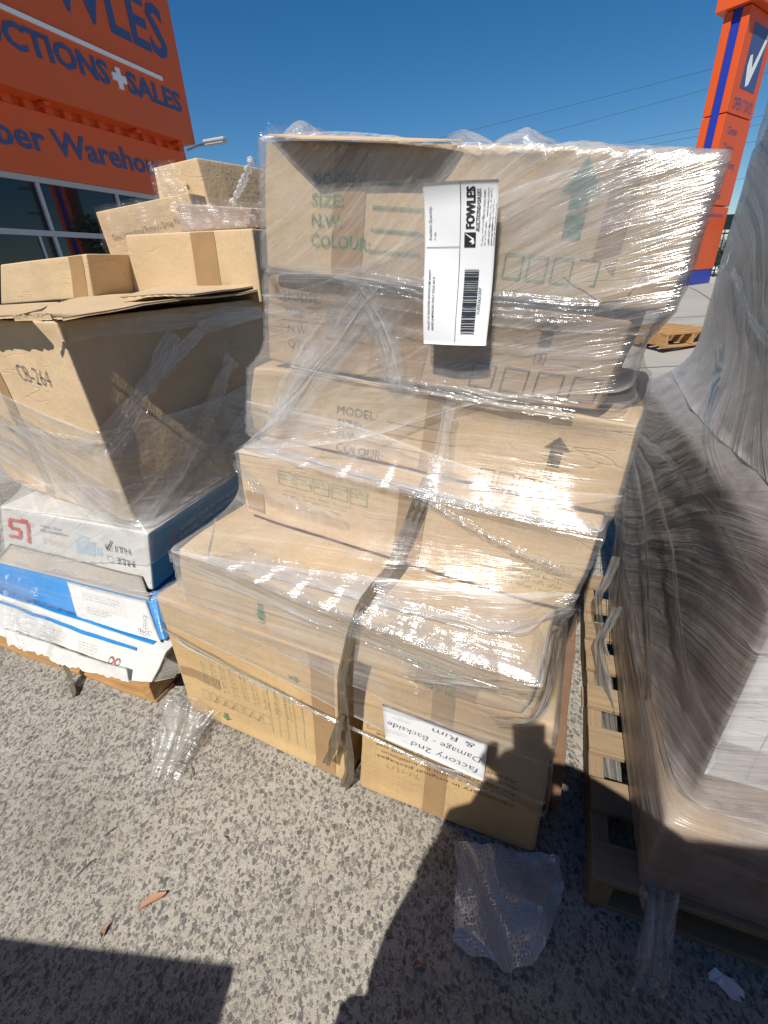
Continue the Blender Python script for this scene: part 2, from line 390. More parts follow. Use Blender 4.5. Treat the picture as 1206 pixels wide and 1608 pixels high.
c = k.mix(k.math('MULTIPLY', k.ramp(mott, [(.45, 0), (.72, 1)]), .5), c, (.14, .122, .10))
hh = k.math('ADD', k.math('MULTIPLY', grit, .35), k.math('ADD', k.math('MULTIPLY', m1, .55), k.math('ADD', k.math('MULTIPLY', m2, .4), k.math('MULTIPLY', mid, 1.3))))
M['ground'] = k.done(k.pbr(c, .85, k.bump(hh, .8, .006), .25))
k = Nodes('yard_concrete'); ob = k.coord()
c = k.mix(k.noise(ob, .9, 6, .65), (.27, .255, .225), (.40, .38, .34)); c = k.mix(k.math('MULTIPLY', k.ramp(k.noise(k.mapping(ob, (.25, 2.2, 1), (0, 0, .35)), 1.5, 5, .6), [(.55, 0), (.75, 1)]), .4), c, (.17, .16, .145))
M['yard'] = k.done(k.pbr(c, .9, k.bump(k.noise(ob, 40, 4), .3, .01), .2))
k = Nodes('leaf_green'); ob = k.coord(); rnd = k.new('ShaderNodeObjectInfo').outputs['Random']
M['leafgreen'] = k.done(k.pbr(k.mix(k.noise(ob, 2.5, 3), (.028, .055, .014), (.085, .12, .035)), .6, None, .3))
M['bark'] = paint('bark', (.12, .09, .06), .9, .3, 10, .2, .5)

# ---------------------------------------------------------------- ground
def gz(x, y):
    d = np.clip((np.hypot(x, y) - 4.0) / 12.5, 0, 1); return .72 * d * d * (3 - 2 * d)
rad = np.concatenate([np.linspace(0, 16, 33) ** 1, [18, 22, 30, 45, 80, 160, 400, 1200]]); rad[0] = 0
na = 72; ang = np.linspace(0, 2 * math.pi, na, endpoint=False)
RR, AA = np.meshgrid(rad, ang, indexing='ij'); GX, GY = RR * np.sin(AA), RR * np.cos(AA)
GV = np.stack([GX, GY, gz(GX, GY)], -1).reshape(-1, 3)
nr = len(rad); F = []; FM = []
for i in range(nr - 1):
    for j in range(na):
        F.append((i * na + j, i * na + (j + 1) % na, (i + 1) * na + (j + 1) % na, (i + 1) * na + j)); FM.append(0 if rad[i] < 4.6 else 1)
g = mesh_obj('ground', GV, np.array(F)[:, ::-1], None, smooth=True, mats=[M['ground'], M['yard']], fmat=FM); tag(g, 'speckled exposed aggregate concrete yard', kind='structure')
# saw-cut joints across the far yard
jt = MB()
for (x0, y0, x1, y1) in ((-1, 5.2, 8, 3.6), (-1, 7.2, 9, 5.6), (0, 10.4, 12, 8.3), (4.6, 4.2, 8.6, 13.5)):
    n = 14; P = [(x0 + (x1 - x0) * t / n, y0 + (y1 - y0) * t / n) for t in range(n + 1)]
    d = np.array([x1 - x0, y1 - y0]); d = d / np.linalg.norm(d); q = np.array([-d[1], d[0]]) * .014
    V = []
    for p in P:
        for s in (-1, 1): x, y = p[0] + s * q[0], p[1] + s * q[1]; V.append((x, y, float(gz(x, y)) + .004))
    jt.add(V, [(2*i, 2*i+1, 2*i+3, 2*i+2) for i in range(n)])
tag(jt.build('pavement_joint', paint('joint_filler', (.10, .095, .09), .9)), kind='structure')

# ---------------------------------------------------------------- orange building
BP = np.array([-4.338, 11.538, 0.0]); BE = np.array([.3568, .9342, 0]); BN = np.array([.9342, -.3568, 0]); UZ = np.array([0, 0, 1.0])
def bpt(s, z, off=0): return BP + BE * s + BN * off + UZ * z
def bbox_(mb, s0, s1, z0, z1, o0, o1): return mb.box(bpt((s0+s1)/2, (z0+z1)/2, (o0+o1)/2), BE, BN, UZ, (s1-s0)/2, (o1-o0)/2, (z1-z0)/2)
bld = empty('warehouse', tuple(BP + UZ * .5), 'orange auction warehouse with big blue lettering above dark shop windows', 'building')
bbox_(MB(), -14, 1.06, .2, 6.9, -9, -.12).build('wall', paint('warehouse_wall', (.32, .30, .28), .8, .1, 2), bld)
bbox_(MB(), -14, 1.14, 4.11, 7.4, -.118, .30).build('upper_fascia', M['orange'], bld)
bbox_(MB(), -14, 1.10, 3.115, 3.985, -.118, .02).build('lower_fascia', M['orange'], bld)
cv = MB(); npt = 15 / .085
s = -14.0; V = []; i = 0
while s < 1.1:
    o = -.05 if (i // 2) % 2 else .012
    V += [tuple(bpt(s, 3.99, o)), tuple(bpt(s, 4.108, o))]; s += .03 if i % 2 else .14; i += 1
cv.add(V, [(2*j, 2*j+2, 2*j+3, 2*j+1) for j in range(len(V)//2 - 1)])
cv.build('corrugated_strip', paint('corrugated_orange', (.60, .09, .02), .5, .1, 4), bld)
for s in (-2.2, -.35, .75): bbox_(MB(), s - .05, s + .05, 4.05, 4.10, .03, .2).build('bracket', M['orange_b'], bld)
def sign_text(body, s0, z0, h, off, mat, name='lettering', width=None, bold=.02, thick=.010):
    V, F = text2d(body, bold); V = V * h
    if width: V = V * np.array([width / V[:, 0].max(), 1])
    n = len(V); W = [tuple(bpt(s0 + x, z0 + y, off + thick)) for x, y in V] + [tuple(bpt(s0 + x, z0 + y, off + .002)) for x, y in V]
    ed = {}
    for f in F:
        for a, b in zip(f, f[1:] + f[:1]): ed[(a, b)] = 1
    side = [(a, b, b + n, a + n)[::-1] for (a, b) in ed if (b, a) not in ed]
    return mesh_obj(name, W, list(F) + side, mat, bld)
sign_text('FOWLES', -2.96, 5.38, .74, .30, M['signblue'], width=3.80, bold=.02)
sign_text('AUCTIONS', -3.36, 4.60, .30, .30, M['signblue'], width=2.50, bold=.03)
sign_text('SALES', -.47, 4.60, .30, .30, M['signblue'], width=1.40, bold=.03)
pl = MB(); bbox_(pl, -.70, -.60, 4.59, 4.88, .302, .325); bbox_(pl, -.80, -.50, 4.69, 4.79, .302, .33); pl.build('plus_sign', M['white'], bld)
bbox_(MB(), -6, .49, 4.985, 5.045, .302, .325).build('underline', M['white'], bld)
sign_text('Timber Warehouse', -4.02, 3.46, .34, .02, M['signblue'], width=4.62, bold=.02)
# glazing under the fascia
def wb(name, s0, s1, z0, z1, o0, o1, mat): return bbox_(MB(), s0, s1, z0, z1, o0, o1).build(name, mat, bld)
wb('window_head', -14, 1.05, 3.03, 3.112, -.10, -.02, M['alu']); wb('transom', -14, 1.05, 2.28, 2.36, -.10, -.03, M['alu']); wb('window_sill', -14, 1.05, .62, .70, -.10, -.02, M['alu'])
wb('base_wall', -14, 1.05, .2, .615, -.10, -.03, M['concrete'])
ms = [-7.4, -5.8, -4.25, -2.63, -1.06, .45]
for a in ms:
    wb('mullion', a - .03, a + .03, 2.362, 3.028, -.10, -.035, M['alu']); wb('mullion', a - .03, a + .03, .702, 2.278, -.10, -.035, M['alu'])
for a, b in zip(ms[:-1], ms[1:]):
    wb('window_pane', a + .033, b - .033, 2.362, 3.028, -.09, -.075, M['glass']); wb('window_pane', a + .033, b - .033, .702, 2.278, -.09, -.075, M['glass'])
    mid_ = (a + b) / 2 + .55; wb('door_stile', mid_ - .02, mid_ + .02, .702, 2.278, -.074, -.05, M['alu'])
lampt = empty('floodlight', tuple(bpt(1.1, 4.1, .1)), 'small grey floodlight on an arm at the end of the orange sign', 'floodlight')
MB().tube([bpt(1.08, 4.02, .1), bpt(1.16, 4.09, .35), bpt(1.17, 4.10, .6)], .022).build('arm', M['alu'], lampt)
MB().box(bpt(1.17, 4.13, .80), BN, BE, UZ, .27, .09, .030).build('lamp_head', M['alu'], lampt, bevel=.02)
MB().box(bpt(1.17, 4.085, .80), BN, BE, UZ, .23, .07, .014).build('lens', M['alu'], lampt)

# ---------------------------------------------------------------- pylon sign
PE = np.array([math.cos(R(35.8)), math.sin(R(35.8)), 0]); PN = np.array([PE[1], -PE[0], 0]); PO = np.array([8.86, 14.1, 0.0])
pyl = empty('pylon_sign', (9.4, 14.6, .70), 'tall orange pylon sign with a white tick on a blue square', 'pylon sign')
def pp(x, z, d): return PO + PE * x + UZ * z + PN * d              # d towards the yard
def pbx(name, x0, x1, z0, z1, d0, d1, mat): return MB().box(pp((x0+x1)/2, (z0+z1)/2, (d0+d1)/2), PE, PN, UZ, (x1-x0)/2, (d1-d0)/2, (z1-z0)/2).build(name, mat, pyl, bevel=.01)
W_ = 1.62
pbx('blue_core', .04, W_ - .04, .65, 6.55, -.36, -.172, M['coreblue'])
for z0, z1 in ((1.1, 2.62), (2.645, 4.50), (4.525, 6.40)):
    pbx('front_panel', 0, W_, z0, z1, -.168, 0, M['orange_b']); pbx('rear_panel', 0, W_, z0, z1, -.54, -.364, M['orange_b'])
pbx('plinth', .0, W_, .60, 1.096, -.52, -.01, M['coreblue'])
pbx('head_box', -.14, W_ + .16, 6.42, 8.3, -.70, .17, M['orange_b'])
def pyl_print(name, art, mat, d=.006): return mesh_obj(name, [tuple(pp(x, z, d)) for x, z in art.v], art.f, mat, pyl)
pyl_print('logo_square', Art().rect(.40, 5.02, 1.32, 6.18), M['signblue'], .005)
tk = Art(); tk.poly([(.52, 5.42), (.56, 5.62), (.68, 5.66), (.80, 5.42), (1.28, 6.14), (1.42, 6.16), (.82, 5.12), (.66, 5.06)], [(0, 1, 2, 3, 7), (3, 4, 5, 6), (3, 6, 7)])
pyl_print('tick_mark', tk, M['white'], .010)
pyl_print('lettering', Art().text('OPEN 7 DAYS', .24, 4.62, .24, width=1.2), M['signblue'])
for i, w in enumerate(('Carpet', 'Timber', 'Timber Flooring', 'Rugs', 'Tiles')): pyl_print('lettering', Art().text(w, .30, 4.15 - i * .34, .15, width=min(.95, .085 * len(w) + .1)), M['signblue'])
pyl_print('lettering', Art().text('www.fowles.com.au', .26, 2.38, .11, width=1.05), M['signblue'])
for hd in (Art().text('AUCTIONS', .1, 6.62, .3, width=1.45), Art().text('FOWLES', .1, 7.2, .5, width=1.45)): mesh_obj('lettering', [tuple(pp(x, z, .178)) for x, z in hd.v], hd.f, M['signblue'], pyl)

# ---------------------------------------------------------------- fence, kerb, shop sign, planting behind
FO = np.array([9.2, 15.55, 0.0]); FE = np.array([.985, -.17, 0]); FNn = np.array([-.17, -.985, 0])
fen = empty('steel_fence', (10, 15.4, .74), 'black steel picket fence behind the pylon sign', 'fence')
def fp(s, z, d=0): return FO + FE * s + UZ * z + FNn * d
def fbx(mb, s0, s1, z0, z1, d0, d1): return mb.box(fp((s0+s1)/2, (z0+z1)/2, (d0+d1)/2), FE, FNn, UZ, (s1-s0)/2, (d1-d0)/2, (z1-z0)/2)
pk = fbx(MB(), -.012, .012, .86, 2.08, -.012, .012).build('picket', M['blacksteel'], fen)
off0 = Vector(tuple(FE))
for i in range(1, 34):
    c_ = pk.copy(); COL.objects.link(c_); c_.parent = fen; c_.location = off0 * (-2.0 + i * .125)
pk.location = off0 * -2.0
for z in (.92, 2.0): fbx(MB(), -2, 2.3, z - .02, z + .02, -.035, -.014).build('rail', M['blacksteel'], fen)
for s in (-1.0, 2.2): fbx(MB(), s - .03, s + .03, .7, 2.15, -.10, -.036).build('post', M['blacksteel'], fen)
bn = empty('shop_banner', tuple(fp(1, 2.06)), 'black shop sign with white lettering above the picket fence', 'sign')
fbx(MB(), -2.0, 3.2, 2.09, 2.47, -.03, .02).build('sign_board', M['blacksteel'], bn)
for ba in (Art().text('BBQ Cue', -1.62, 2.21, .16, width=1.17, bold=.03), Art().text('BBQs', .02, 2.21, .16, bold=.03)): mesh_obj('lettering', [tuple(fp(x, z, .024)) for x, z in ba.v], ba.f, M['white'], bn)
ba = Art()
for q in range(8):
    a0, a1 = q * math.pi / 4, (q + .62) * math.pi / 4
    ba.quad(*[(-.22 + r_ * math.cos(t_), 2.29 + r_ * math.sin(t_)) for r_, t_ in ((.06, a0), (.125, a0), (.125, a1), (.06, a1))])
mesh_obj('gear_emblem', [tuple(fp(x, z, .024)) for x, z in ba.v], ba.f, M['white'], bn)
kb = MB(); fbx(kb, -9, 9, .62, .86, .10, .32); tag(kb.build('kerb', M['concrete'], bevel=.02), kind='structure')
def hedge(s0, s1, d, z0, z1, seed, label):
    rs = np.random.RandomState(seed); n = 1500
    P = np.stack([rs.uniform(s0, s1, n), rs.uniform(z0, z1, n), d + rs.uniform(-.35, .35, n)], 1)
    top = z1 - .35 * (1 + fbm(P[:, :1], 5, seed)); P = P[P[:, 1] < top]; V = []; F_ = []
    for p in P:
        c0 = fp(*p); a = rs.normal(size=3); a /= np.linalg.norm(a); b_ = np.cross(a, rs.normal(size=3)); b_ /= np.linalg.norm(b_); h_ = rs.uniform(.05, .1); n0 = len(V)
        V += [tuple(c0 - a * h_), tuple(c0 + b_ * h_ * .45), tuple(c0 + a * h_), tuple(c0 - b_ * h_ * .45)]; F_.append((n0, n0+1, n0+2, n0+3))
    e_ = empty('hedge', tuple(fp((s0 + s1) / 2, z0, d)), label, 'hedge')
    mesh_obj('foliage', V, F_, M['leafgreen'], e_)
    for s_ in np.linspace(s0 + .3, s1 - .3, 4): MB().tube([fp(s_, z0 - .1, d), fp(s_ + .05, z1 - .6, d)], .03, 6).build('stem', M['bark'], e_)
hedge(-1.5, 3.2, -1.6, .75, 2.3, 5, 'green hedge seen through the black pickets')
shed = empty('shed', tuple(fp(2, .6, -9)), 'low white shed behind the hedge and fence', 'shed')
fbx(MB(), -5, 9, .5, 2.0, -11, -9).build('wall', M['white'], shed); fbx(MB(), -5.2, 9.2, 2.003, 2.15, -11.3, -8.7).build('roof', M['alu'], shed)
for s_ in (0, 2.2, 4.4): fbx(MB(), s_, s_ + 1.3, 1.0, 1.6, -8.998, -8.96).build('window', M['glass'], shed)

def tree(x, y, h, cw, seed, label):
    z0 = float(gz(x, y)) - .05; e_ = empty('tree', (x, y, z0), label, 'tree'); rs = np.random.RandomState(seed)
    MB().tube([(x, y, z0), (x + .05, y, z0 + h * .35), (x - .04, y + .05, z0 + h * .7)], [.11, .085, .04], 9).build('trunk', M['bark'], e_)
    V = []; F_ = []; cl = []
    for k_ in range(26):
        a_, r_ = rs.uniform(0, 6.28), cw * rs.uniform(.1, .85) ** .7; zc = z0 + h * rs.uniform(.42, .88); c_ = np.array([x + r_ * math.cos(a_), y + r_ * math.sin(a_), zc]); cl.append(c_)
        MB().tube([(x, y, z0 + h * .40 + .1 * rs.rand()), tuple((c_ + np.array([x, y, zc])) / 2), tuple(c_)], [.03, .02, .008], 5).build('limb', M['bark'], e_)
        for p in c_ + rs.normal(size=(150, 3)) * np.array([.26, .26, .2]) * cw * .75:
            a2 = rs.normal(size=3); a2 /= np.linalg.norm(a2); b2 = np.cross(a2, rs.normal(size=3)); b2 /= np.linalg.norm(b2); q_ = rs.uniform(.05, .10); n0 = len(V)
            V += [tuple(p - a2 * q_), tuple(p + b2 * q_ * .4), tuple(p + a2 * q_), tuple(p - b2 * q_ * .4)]; F_.append((n0, n0+1, n0+2, n0+3))
    mesh_obj('crown', V, F_, M['leafgreen'], e_)
tree(5.3, 14.4, 3.4, 1.15, 3, 'small green tree mirrored in the warehouse windows')
# ---------------------------------------------------------------- power cables, with the poles that carry them beyond the frame
def cable(p0, p1, sag, label):
    p0, p1 = np.array(p0, float), np.array(p1, float)
    P = [p0 + (p1 - p0) * t - UZ * sag * 4 * t * (1 - t) for t in np.linspace(0, 1, 25)]
    return tag(MB().tube(P, .0055, 5).build('power_cable', M['cable']), label, 'cable', 'power cables across the sky')
def line_(y, xa, za, xb, zb):                       # through two seen points, carried on to the poles
    s_ = (zb - za) / (xb - xa); return (-14.0, y, za + s_ * (-14 - xa)), (30.0, y, za + s_ * (30 - xa))
for lb_, (xa, za, xb, zb) in zip(('highest', 'second highest', 'third highest', 'fourth highest', 'fifth highest', 'lowest'), ((2.85, 5.86, 11.87, 7.29), (4.19, 5.46, 12.02, 6.81), (5.12, 4.98, 11.9, 5.74), (5.3, 4.85, 11.9, 5.52), (5.6, 4.75, 14.36, 5.28), (12.2, 3.98, 14.36, 4.28))):
    a_, b_ = line_(20.0, xa, za, xb, zb); cable(a_, b_, .35, 'thin dark power cable, %s of those crossing the blue sky' % lb_)
for px_ in (-14.05, 30.05):
    pt_ = empty('power_pole', (px_, 20.1, .6), 'grey timber power pole beyond the yard at the %s end of the cables' % ('left' if px_ < 0 else 'right'), 'power pole')
    MB().tube([(px_, 20.15, .4), (px_, 20.15, 10.5)], [.16, .12], 10).build('pole', M['bark'], pt_)
    for zz in ((3.2, 3.6, 4.0) if px_ < 0 else (10.0, 8.0, 6.5)): MB().bbox(px_ - .05, px_ + .05, 19.3, 20.02, zz - .05, zz + .05).build('crossarm', M['bark'], pt_)

# ---------------------------------------------------------------- cartons
def lines_for(n, half, r):
    """grid lines on -1..1 with extra ones round the rounded edge"""
    e = r / half; a = [0, .12 * e, .35 * e, .65 * e, e]
    mid = np.linspace(-1 + e, 1 - e, n)
    return np.unique(np.round(np.concatenate([-1 + np.array(a), mid, 1 - np.array(a)]), 6))

class Carton:
    """front = four corners BL BR TR TL; the rear ones follow from depth (towards 'back') or are given"""
    def __init__(s, name, label, front, depth=None, back=None, mat=None, cat='carton', group=None, seed=1, dent=.008, r=.012, crush=.0, n=16, rear=None, fmats=None):
        f = [np.array(p, float) for p in front]
        if rear is None:
            if back is None:
                d = f[1] - f[0]; back = np.array([-d[1], d[0], 0]); back /= np.linalg.norm(back)
            back = np.array(back, float); rear = [p + back * depth for p in f]
        rear = [np.array(p, float) for p in rear]
        s.f, s.b = f, rear; s.seed = seed; s.dent = dent; s.crush = crush
        s.w = (np.linalg.norm(f[1] - f[0]) + np.linalg.norm(f[2] - f[3])) / 2; s.h = (np.linalg.norm(f[3] - f[0]) + np.linalg.norm(f[2] - f[1])) / 2
        s.d = np.linalg.norm(rear[0] - f[0]); s.half = np.array([s.w, s.d, s.h]) / 2; s.r = min(r, .35 * min(s.half)) 
        s.corners = f + rear
        base = sum([f[0], f[1], rear[0], rear[1]]) / 4
        s.root = empty(name, tuple(base), label, cat, group)
        P = []; Fs = []; UV = []; FMi = []
        lx, ly, lz = (lines_for(n if h_ > .12 else max(5, n // 2), h_, s.r) for h_ in s.half)
        for ax, (a1, a2) in ((0, (1, 2)), (1, (0, 2)), (2, (0, 1))):
            L = (lx, ly, lz); g1, g2 = L[a1], L[a2]; A, B = np.meshgrid(g1, g2, indexing='ij')
            for sg in (-1, 1):
                p = np.zeros((A.size, 3)); p[:, ax] = sg; p[:, a1] = A.ravel(); p[:, a2] = B.ravel()
                fc = grid_faces(len(g1), len(g2))
                flip = (sg == 1) == (ax == 1)
                if flip: fc = fc[:, ::-1]
                uvv = np.stack([A.ravel() * s.half[a1], B.ravel() * s.half[a2]], 1)
                if ax == 0: pass
                Fs.append(fc + sum(len(q) for q in P)); UV.append(uvv[fc.ravel()]); P.append(p)
                FMi.append(np.full(len(fc), {(1, -1): 0, (0, 1): 1, (0, -1): 1, (2, 1): 2}.get((ax, sg), 2)))
        P = np.concatenate(P); Fs = np.concatenate(Fs); UV = np.concatenate(UV); FMi = np.concatenate(FMi)
        uq, inv = np.unique(np.round(P, 5), axis=0, return_inverse=True); inv = inv.ravel()
        W = s.shape(uq); Fs = inv[Fs]
        s.body = mesh_obj('body', W, Fs, mat or M['card'], s.root, True, UV, mats=fmats, fmat=FMi if fmats else None)
        s.extra = 0
    def local(s, q):
        """rounded + dented block in its own metres"""
        p = q * s.half; lim = s.half - s.r; inner = np.clip(p, -lim, lim); d = p - inner; L = np.linalg.norm(d, axis=1, keepdims=True)
        out = np.where(L > 1e-9, inner + d / np.maximum(L, 1e-9) * s.r, p)
        edge = np.min(np.sort(s.half - np.abs(out), axis=1)[:, 1:2], axis=1)              # distance to the nearest edge
        k_ = np.clip(edge / .06, 0, 1); k_ = k_ * k_ * (3 - 2 * k_)
        nrm = np.where(L > 1e-9, d / np.maximum(L, 1e-9), 0)
        a = fbm(out, 9, s.seed, 3); b_ = fbm(out, 26, s.seed + 7, 3)
        out = out - nrm * (s.dent * (.5 + .5 * a) * k_)[:, None] - nrm * (s.dent * .25 * (.5 + .5 * b_))[:, None]
        if s.crush:
            for i_, c in enumerate([(x, y, z) for x in (-1, 1) for y in (-1, 1) for z in (-1, 1)]):
                rs = np.random.RandomState(s.seed * 31 + i_); am = s.crush * rs.rand()
                D = np.linalg.norm(out - np.array(c) * s.half, axis=1); out = out - np.array(c) * (am * np.exp(-(D / .07) ** 2))[:, None]
        return out
    def shape(s, q, off=None):
        o = s.local(q)
        if off is not None: o = o + off
        t = o / s.half / 2 + .5; u, v, w = t[:, 0:1], t[:, 1:2], t[:, 2:3]; f, b = s.f, s.b
        F_ = (f[0] * (1-u) + f[1] * u) * (1-w) + (f[3] * (1-u) + f[2] * u) * w
        B_ = (b[0] * (1-u) + b[1] * u) * (1-w) + (b[3] * (1-u) + b[2] * u) * w
        return F_ * (1-v) + B_ * v
    def on(s, face, xy, off):
        """points of a face given in metres from its lower left corner as one stands before it"""
        x, y = xy[:, 0], xy[:, 1]; q = np.zeros((len(x), 3)); o = np.zeros(3)
        if face == 'front': q[:, 0] = x / s.w * 2 - 1; q[:, 1] = -1; q[:, 2] = y / s.h * 2 - 1; o[1] = -off
        if face == 'right': q[:, 1] = x / s.d * 2 - 1; q[:, 0] = 1; q[:, 2] = y / s.h * 2 - 1; o[0] = off
        if face == 'top': q[:, 0] = x / s.w * 2 - 1; q[:, 1] = y / s.d * 2 - 1; q[:, 2] = 1; o[2] = off
        return s.shape(q, o)
    def print_(s, art, mat, face='front', name='printed_marking', off=None):
        s.extra += 1; o_ = off or .0028 + .0003 * s.extra
        # long pieces are cut so that they follow the dents
        V = np.array(art.v, float); F_ = []; V = list(map(tuple, V))
        for f in art.f:
            if len(f) == 4:
                p = [np.array(V[i]) for i in f]; n = max(1, int(max(np.linalg.norm(p[1] - p[0]), np.linalg.norm(p[2] - p[3])) / .03)); m_ = max(1, int(max(np.linalg.norm(p[3] - p[0]), np.linalg.norm(p[2] - p[1])) / .03))
                if n > 1 or m_ > 1:
                    b0 = len(V)
                    for i in range(n + 1):
                        for j in range(m_ + 1): u, v = i / n, j / m_; V.append(tuple((p[0] * (1-u) + p[1] * u) * (1-v) + (p[3] * (1-u) + p[2] * u) * v))
                    F_ += [(b0 + i*(m_+1) + j, b0 + (i+1)*(m_+1) + j, b0 + (i+1)*(m_+1) + j+1, b0 + i*(m_+1) + j+1) for i in range(n) for j in range(m_)]
                    continue
            F_.append(f)
        return mesh_obj(name, s.on(face, np.array(V), o_), F_, mat, s.root, True)
    def tape(s, x0, x1, face='front', y0=0.0, y1=None, name='packing_tape', mat=None):
        H = s.h if face != 'top' else s.d
        a = Art().rect(x0, y0 + .004, x1, (y1 if y1 is not None else H) - .004); return s.print_(a, mat or M['tape'], face, name, .0022)

def sheet(name, quad, mat, parent, nu=30, nv=20, thick=.004, wave=.01, seed=3, jag=0.0, curl=None, scale=9, smooth=True):
    """a bent board or paper: quad BL BR TR TL, solid thickness, the last edge torn when jag > 0"""
    q = [np.array(p, float) for p in quad]; U, Vv = np.meshgrid(np.linspace(0, 1, nu), np.linspace(0, 1, nv), indexing='ij'); u, v = U.ravel()[:, None], Vv.ravel()[:, None]
    if jag: v = v * (1 - jag * np.clip(.5 + .45 * fbm(np.stack([u[:, 0], u[:, 0] * 0 + 1], 1), 7, seed, 3, .8) + .35 * fbm(np.stack([u[:, 0], u[:, 0] * 0 + 2], 1), 60, seed + 5, 4, .75), 0, 1)[:, None])
    P = (q[0] * (1-u) + q[1] * u) * (1-v) + (q[3] * (1-u) + q[2] * u) * v
    n = np.cross(q[1] - q[0], q[3] - q[0]); n /= np.linalg.norm(n)
    P = P + n * (wave * fbm(P, scale, seed, 4))[:, None]
    if curl is not None: P = P + curl(u, v)
    f = grid_faces(nu, nv); N = len(P); T = np.concatenate([P, P - n * thick]); fs = [f, f[:, ::-1] + N]
    def rim(idx): idx = np.array(idx); return np.stack([idx[:-1], idx[:-1] + N, idx[1:] + N, idx[1:]], 1)
    I = np.arange(N).reshape(nu, nv); fs += [rim(I[:, 0])[:, ::-1] , rim(I[:, -1]), rim(I[0, :]), rim(I[-1, :])[:, ::-1]]
    fs = np.concatenate(fs); uvv = np.concatenate([np.concatenate([u * np.linalg.norm(q[1]-q[0]), v * np.linalg.norm(q[3]-q[0])], 1)] * 2)
    return mesh_obj(name, T, fs[:, ::-1] if False else fs, mat, parent, smooth, uvv[fs.ravel()])

KR = 'cartons on the middle pile'
A = Carton('bathroom_carton', 'crumpled kraft carton with green print, topmost of the wrapped middle pile', [(-.281,1.362,1.516), (.540,.888,1.402), (.563,.876,1.642), (-.237,1.337,1.787)], .50, group=KR, seed=3, dent=.010, r=.011, crush=.006, n=34)
B = Carton('bathroom_carton', 'kraft carton with four black squares and arrow, second from top of the middle pile', [(-.336,1.445,1.272), (.469,.945,1.205), (.502,.924,1.397), (-.289,1.418,1.509)], .52, group=KR, mat=M['card_dark'], seed=5, dent=.010, r=.011, crush=.006, n=30)
Cc = Carton('bathroom_carton', 'kraft carton marked model, size and colour in black above the projecting flat carton', [(-.445,1.479,1.042), (.53,.908,.972), (.544,.899,1.195), (-.39,1.447,1.268)], .60, group=KR, seed=8, dent=.014, r=.011, crush=.016, n=30)
D = Carton('bathroom_carton', 'long flat kraft carton with faded green print jutting out halfway up the middle pile', [(-.461,1.334,.812), (.439,.861,.727), (.48,.839,.968), (-.443,1.325,1.042)], .75, group=KR, mat=M['card_pale'], seed=11, dent=.011, r=.011, crush=.012, n=26)
L2 = Carton('bathroom_carton', 'wide kraft carton with upside-down green colour text under the black strap', [(-.663,1.169,.588), (.295,.681,.570), (.315,.671,.715), (-.634,1.154,.808)], .90, group=KR, seed=13, dent=.012, r=.014, crush=.01, n=26)
L1a = Carton('bathroom_carton', 'kraft carton with small green table print standing on the ground at lower left', [(-.807,1.238,.002), (-.171,.911,.002), (-.120,.885,.570), (-.779,1.224,.581)], .85, group=KR, mat=M['card_ochre'], seed=17, dent=.010, r=.010, n=26)
L1b = Carton('bathroom_carton', 'kraft carton with handwritten white note standing on the ground at lower right', [(-.135,.895,.002), (.379,.672,.002), (.370,.676,.560), (-.075,.874,.567)], .82, group=KR, mat=M['card_ochre'], seed=19, dent=.010, r=.014, crush=.012, n=26)

# --- print on the middle pile
w = .020
a = Art(); a.text('MODEL:', .146, .179, .022, bold=.02, width=.135).text('SIZE:', .147, .142, .023, bold=.02, width=.092).text('N.W:', .148, .103, .024, bold=.02, width=.088).text('COLOUR:', .147, .063, .026, bold=.02, width=.165)
for y in (.183, .143, .101, .061): a.rect(.311, y, .440, y + .006)
a.arrow(.742, .060, .185, .072)
for i in range(4): a.frame(.625 + i * .048, .036, .664 + i * .048, .083, .0035)
tp_ = Art().poly([(.745, .052), (.762, .085), (.790, .078), (.835, .096), (.878, .112), (.882, .060), (.868, .020), (.825, .012), (.790, .030), (.770, .036)], [tuple(range(10))]); A.print_(tp_, M['tear'], name='torn_patch')
A.print_(a, M['green']); A.tape(.208, .292); A.tape(.790, .835, y0=.05)
a = Art(); a.text('MODEL:', .063, .168, .020, bold=.01, width=.13).text('SIZE:', .070, .130, .020, width=.07).text('600', .225, .132, .020, width=.07).text('N.W:', .078, .089, .021, width=.075).text('QTY:', .081, .051, .021, width=.08)
for y in (.168, .130, .09): a.rect(.215, y - .004, .34, y - .001)
a.arrow(.790, .105, .10, .055); a.frame(.778, .098, .802, .125, .002); a.text('3', .784, .103, .017)
for i in range(4): a.frame(.645 + i * .076, .022, .703 + i * .076, .082, .004)
B.print_(a, M['black']); B.tape(.36, .42); B.tape(.44, .52, y0=.0)
a = Art(); a.text('MODEL:', .337, .126, .026, bold=.0, width=.135).text('SIZE:', .341, .087, .026, width=.085).text('N.W:', .344, .050, .026, width=.08).text('COLOUR:', .347, .010, .026, width=.160)
for y in (.128, .092, .055): a.rect(.502, y, .70, y + .002)
a.arrow(.953, .060, .108, .060); a.frame(.938, .055, .966, .085, .0015); a.text('3', .946, .060, .020)
for i in range(4): a.frame(.784 + i * .05, .006, .823 + i * .05, .050, .002)
Cc.print_(a, M['black']); Cc.tape(.615, .665)
a = Art()
for i in range(5):
    D.print_(Art().frame(.15 + i * .062, .150, .205 + i * .062, .200, .0022), M['green'], name='printed_box'); a.scrawl(.155 + i * .062, .185, .04, .007, 2, i, w=.0016)
a.scrawl(.16, .13, .28, .008, 2, 44)
a.scrawl(.86, .120, .15, .010, 5, 45, w=.0016)
D.print_(a, M['green']); D.tape(.545, .625); D.tape(.0, .085, y0=.02, y1=.10)
